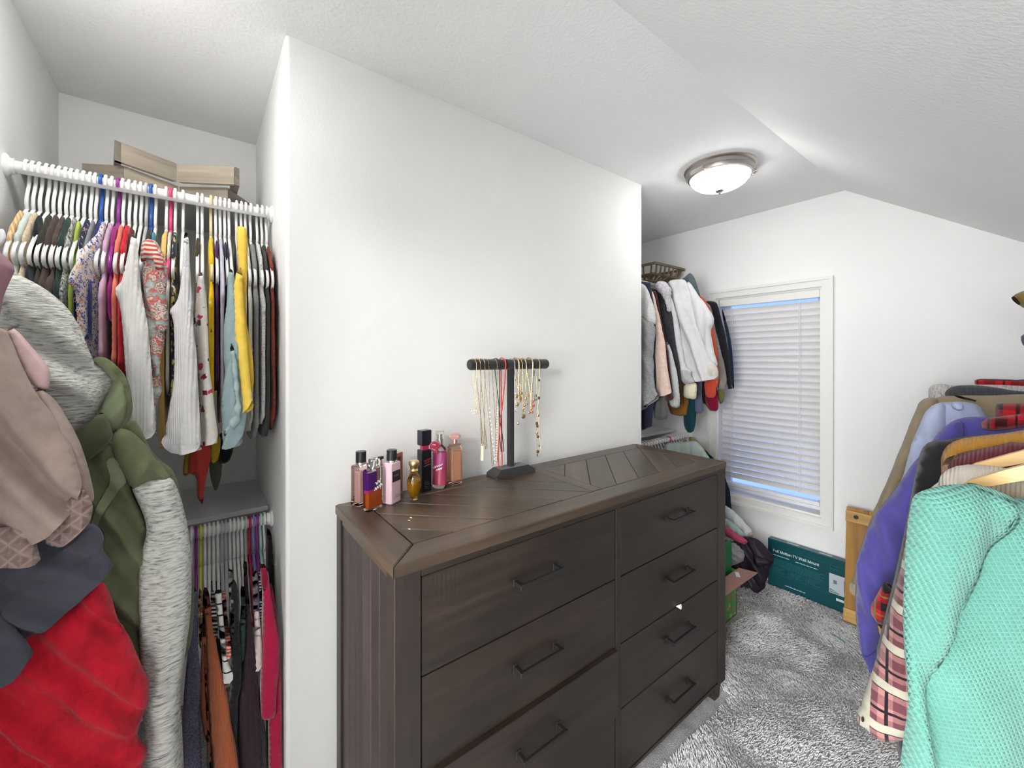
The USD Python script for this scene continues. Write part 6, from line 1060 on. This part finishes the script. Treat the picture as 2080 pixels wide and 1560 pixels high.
rk('jumper', 'cream ribbed knit jumper behind the mint one', 'jumper', 0.90, [('body', [(1904, 985), (1912, 962), (1932, 948), (1970, 943), (2030, 948), (2090, 960), (2300, 980), (2300, 1500), (1916, 1500)], F('knit_cream', '#d3cabd', weave='rib', pitch=0.004), dict(T=0.03, soft=0.04, amp=0.005, seed=135))])
M_HWOOD = wood('hanger_wood', '#c99b58', '#e6c283', 0, 0, 0.35, 0.8)
def wood_hanger(lab, Y, pts, hook_at, dv):
    pl = (-0.1, Y, 0); hook_at += 0.10; uv = plane_xy(pts, pl); P = Polygon(chaikin(uv, 1)); m = xz_prism(P, -0.007, 0.007)
    z0 = m.vertices[:, 2].min(); t = thing('wooden_hanger', lab, 'hanger', (-0.1, Y, z0)); part(t, 'arms', move(m, 0, 0, -z0), M_HWOOD, 30)
    zt = max(u[1] for u in uv) - z0 - 0.012; r_ = 0.0185; zc = 1.485 - z0
    part(t, 'hook', tube(np.array([(hook_at, 0, zt), (hook_at, 0, zc - 0.035), (hook_at - 0.004, 0, zc - 0.026)] + [(hook_at + r_ * math.cos(a), 0, zc + r_ * math.sin(a)) for a in np.linspace(-0.9, 3.0, 16)]), 0.002, 6), M_NICKEL)
wood_hanger('pale wooden hanger under the burgundy corduroy shirt', 0.915, [(1955, 948), (2080, 913), (2140, 900), (2200, 912), (2330, 955), (2330, 975), (2200, 935), (2140, 926), (2060, 944), (2000, 952)], 0.035, 0)
wood_hanger('honey-coloured wooden hanger holding the mint jumper', 0.80, [(1944, 982), (2080, 942), (2150, 930), (2220, 945), (2340, 990), (2340, 1010), (2220, 975), (2150, 962), (2080, 974), (2000, 988)], 0.03, 0)
hanger('white', 'white plastic hanger above the periwinkle sweatshirt', (0.03, 1.60, 1.485), 0); hanger('white', 'white plastic hanger under the light blue shirt', (0.03, 1.775, 1.485), 0); hanger('black', 'black plastic hanger under the black knitted jacket', (0.03, 1.165, 1.485), 0)
M_TEALK = F('knit_mint', '#629c8f', weave='waffle', pitch=0.0044, turn=(0, 0.35, 0), var=0.08, bd=0.0022); M_TEALD = F('knit_mint_band', '#6da698', weave='rib', pitch=0.003, var=0.05)
T_ = (-0.112, 0.80, 30)
rk('jumper', 'greige ribbed jumper peeping over the mint one', 'jumper', 0.83, [('body', [(1990, 992), (2030, 978), (2080, 972), (2300, 985), (2300, 1200), (2000, 1200)], F('knit_greige', '#a09684', weave='rib', pitch=0.004), dict(T=0.02, amp=0.004, seed=136))])
traced('jumper', 'mint turquoise waffle-knit jumper, the foremost on the sloped-side rod', 'jumper', (-0.112, 0.70, 34), [
    ('body', [(1950, 990), (1985, 984), (2030, 1004), (2080, 1014), (2180, 1030), (2180, 1680), (1850, 1680), (1846, 1560), (1848, 1440), (1860, 1340), (1880, 1270), (1930, 1150), (1948, 1050)], M_TEALK, dict(T=0.026, soft=0.05, amp=0.010, lam=0.13, slope=0.15, seed=141, res=0.007, open_=[5])),
    ('sleeve', [(1838, 1010), (1846, 993), (1868, 983), (1905, 976), (1960, 975), (2010, 990), (2046, 1012), (2036, 1040), (1985, 1110), (1945, 1185), (1926, 1240), (1920, 1275), (1896, 1320), (1880, 1370), (1876, 1440), (1880, 1540), (1874, 1680), (1808, 1680), (1812, 1560), (1822, 1420), (1826, 1300), (1826, 1150), (1832, 1070)], M_TEALK, dict(T=0.034, soft=0.05, amp=0.016, lam=0.065, slope=0.08, seed=142, res=0.007, dv=0.016, open_=[16])),
    ('neckband', [(1945, 976), (1985, 974), (2020, 984), (2060, 996), (2100, 1002), (2180, 1012), (2180, 1030), (2090, 1022), (2046, 1014), (2010, 998), (1975, 985)], M_TEALD, dict(on=1, extra=0.003)),
    ('raglan_seam', [(2036, 1030), (2048, 1034), (2000, 1105), (1960, 1175), (1942, 1230), (1932, 1280), (1922, 1276), (1930, 1225), (1952, 1165), (1990, 1098)], M_TEALD, dict(on=1, extra=0.0025, res=0.005))])
# things high on the sloped side, only their edges in view
rk('glove', 'olive yellow glove cuff sticking out high on the sloped side', 'glove', 1.98, [('cuff', [(2053, 606), (2060, 598), (2085, 588), (2130, 580), (2140, 640), (2090, 632), (2070, 620)], F('cloth_oliveyellow', '#7a6a2c', var=0.2), dict(T=0.03, soft=0.03, amp=0.012, lam=0.05, seed=151)), ('cuff_lining', [(2053, 607), (2060, 600), (2076, 620), (2070, 622)], F('cloth_darkbrown', '#3f2c20'), dict(T=0.012, amp=0.003, seed=152, dv=0.012))], 0, -0.06)
rk('scarf', 'dark purple scarf end below the olive glove', 'scarf', 1.98, [('scarf_end', [(2072, 685), (2080, 676), (2120, 670), (2130, 720), (2090, 712), (2076, 700)], F('cloth_darkpurple', '#40364f'), dict(T=0.02, soft=0.02, amp=0.006, seed=153))], 0, -0.06)
sh_ = thing('wall_shelf', 'narrow white shelf high under the slope', 'shelf', (0.03, 1.98, 1.50)); part(sh_, 'board', cbox(-0.06, 0.36, -0.12, 0.12, 0.0, 0.016), M_SHELF)
for y_ in (-0.1, 0.1): part(sh_, 'hanging_strap', bx(-0.004, 0.004, y_ - 0.01, y_ + 0.01, 0.016, zroof(0.03) - 1.50 - 0.012), M_WHITE)
# ---------------------------------------------------------------- carpet pile in front of the dresser
rg = np.random.default_rng(3)
n = 90000
xy = np.stack([rg.uniform(-1.40, 0.28, n), rg.uniform(0.75, 2.975, n)], 1)
keep = ~((xy[:, 0] < -0.835) & (xy[:, 1] < 1.835)) & (xy[:, 1] < 2.925) & ~((xy[:, 0] > -0.71) & (xy[:, 0] < -0.39) & (xy[:, 1] > 2.83)) & ~((xy[:, 0] < -1.062) & (xy[:, 1] < 2.47) & (xy[:, 1] > 2.01))
xy = xy[keep]; n = len(xy)
fl = meshkit.fbm(np.c_[xy * 3.2, np.zeros(n)], 3, 4); ang = 2 * np.pi * meshkit.fbm(np.c_[xy * 2.1, np.ones(n)], 3, 8) * 1.6
lean = 0.004 + 0.008 * fl
d = np.stack([np.cos(ang), np.sin(ang)], 1) * lean[:, None] + rg.normal(0, 0.0025, (n, 2)); h = 0.0085 + 0.005 * rg.random(n)
p = np.zeros((n, 4, 3)); 
for k, s_ in enumerate((-0.1, 0.33, 0.7, 1.0)):
    p[:, k, :2] = xy + d * max(s_, 0) ** 1.6; p[:, k, 2] = h * s_
cv = UsdGeom.BasisCurves.Define(stage, '/World/carpet_pile')
cv.CreateTypeAttr('cubic'); cv.CreateBasisAttr('bspline'); cv.CreateWrapAttr('pinned')
cv.CreateCurveVertexCountsAttr([4] * n); cv.CreatePointsAttr(p.reshape(-1, 3).astype(np.float32))
cv.CreateWidthsAttr(np.tile(np.array([0.0036, 0.0034, 0.0028, 0.0016], np.float32), n)); cv.SetWidthsInterpolation('vertex')
M_PILE = usdkit.material(stage, mpath('carpet_pile'), {
    'g': ('geometry', {}), 'n': ('noise_texture', {'scale': 7.0, 'detail': 5.0, 'roughness': 0.65, 'distortion': 0.8}), 'f': ('noise_texture', {'scale': 210.0, 'detail': 2.0}),
    'r': ('rgb_ramp', {'ramp': [(0.32, (0.60, 0.585, 0.585)), (0.5, (0.78, 0.77, 0.77)), (0.68, (0.92, 0.91, 0.91))]}), 'r2': ('rgb_ramp', {'ramp': [(0.34, (0.55,) * 3), (0.55, (1.0,) * 3), (0.68, (1.25,) * 3)]}),
    'x': ('mix_color', {'blend_type': 'multiply', 'fac': 1.0, 'use_clamp': False}), 'p': ('principled_bsdf', {'roughness': 0.9, 'specular_ior_level': 0.1})},
    [('g.position', 'n.vector'), ('g.position', 'f.vector'), ('n.fac', 'r.fac'), ('f.fac', 'r2.fac'), ('r.color', 'x.a'), ('r2.color', 'x.b'), ('x.result', 'p.base_color')], surface='p.BSDF')
UsdShade.MaterialBindingAPI.Apply(cv.GetPrim()).Bind(M_PILE)
tag(cv.GetPrim(), 'soft grey cut pile of the carpet', 'carpet', None, 'stuff')
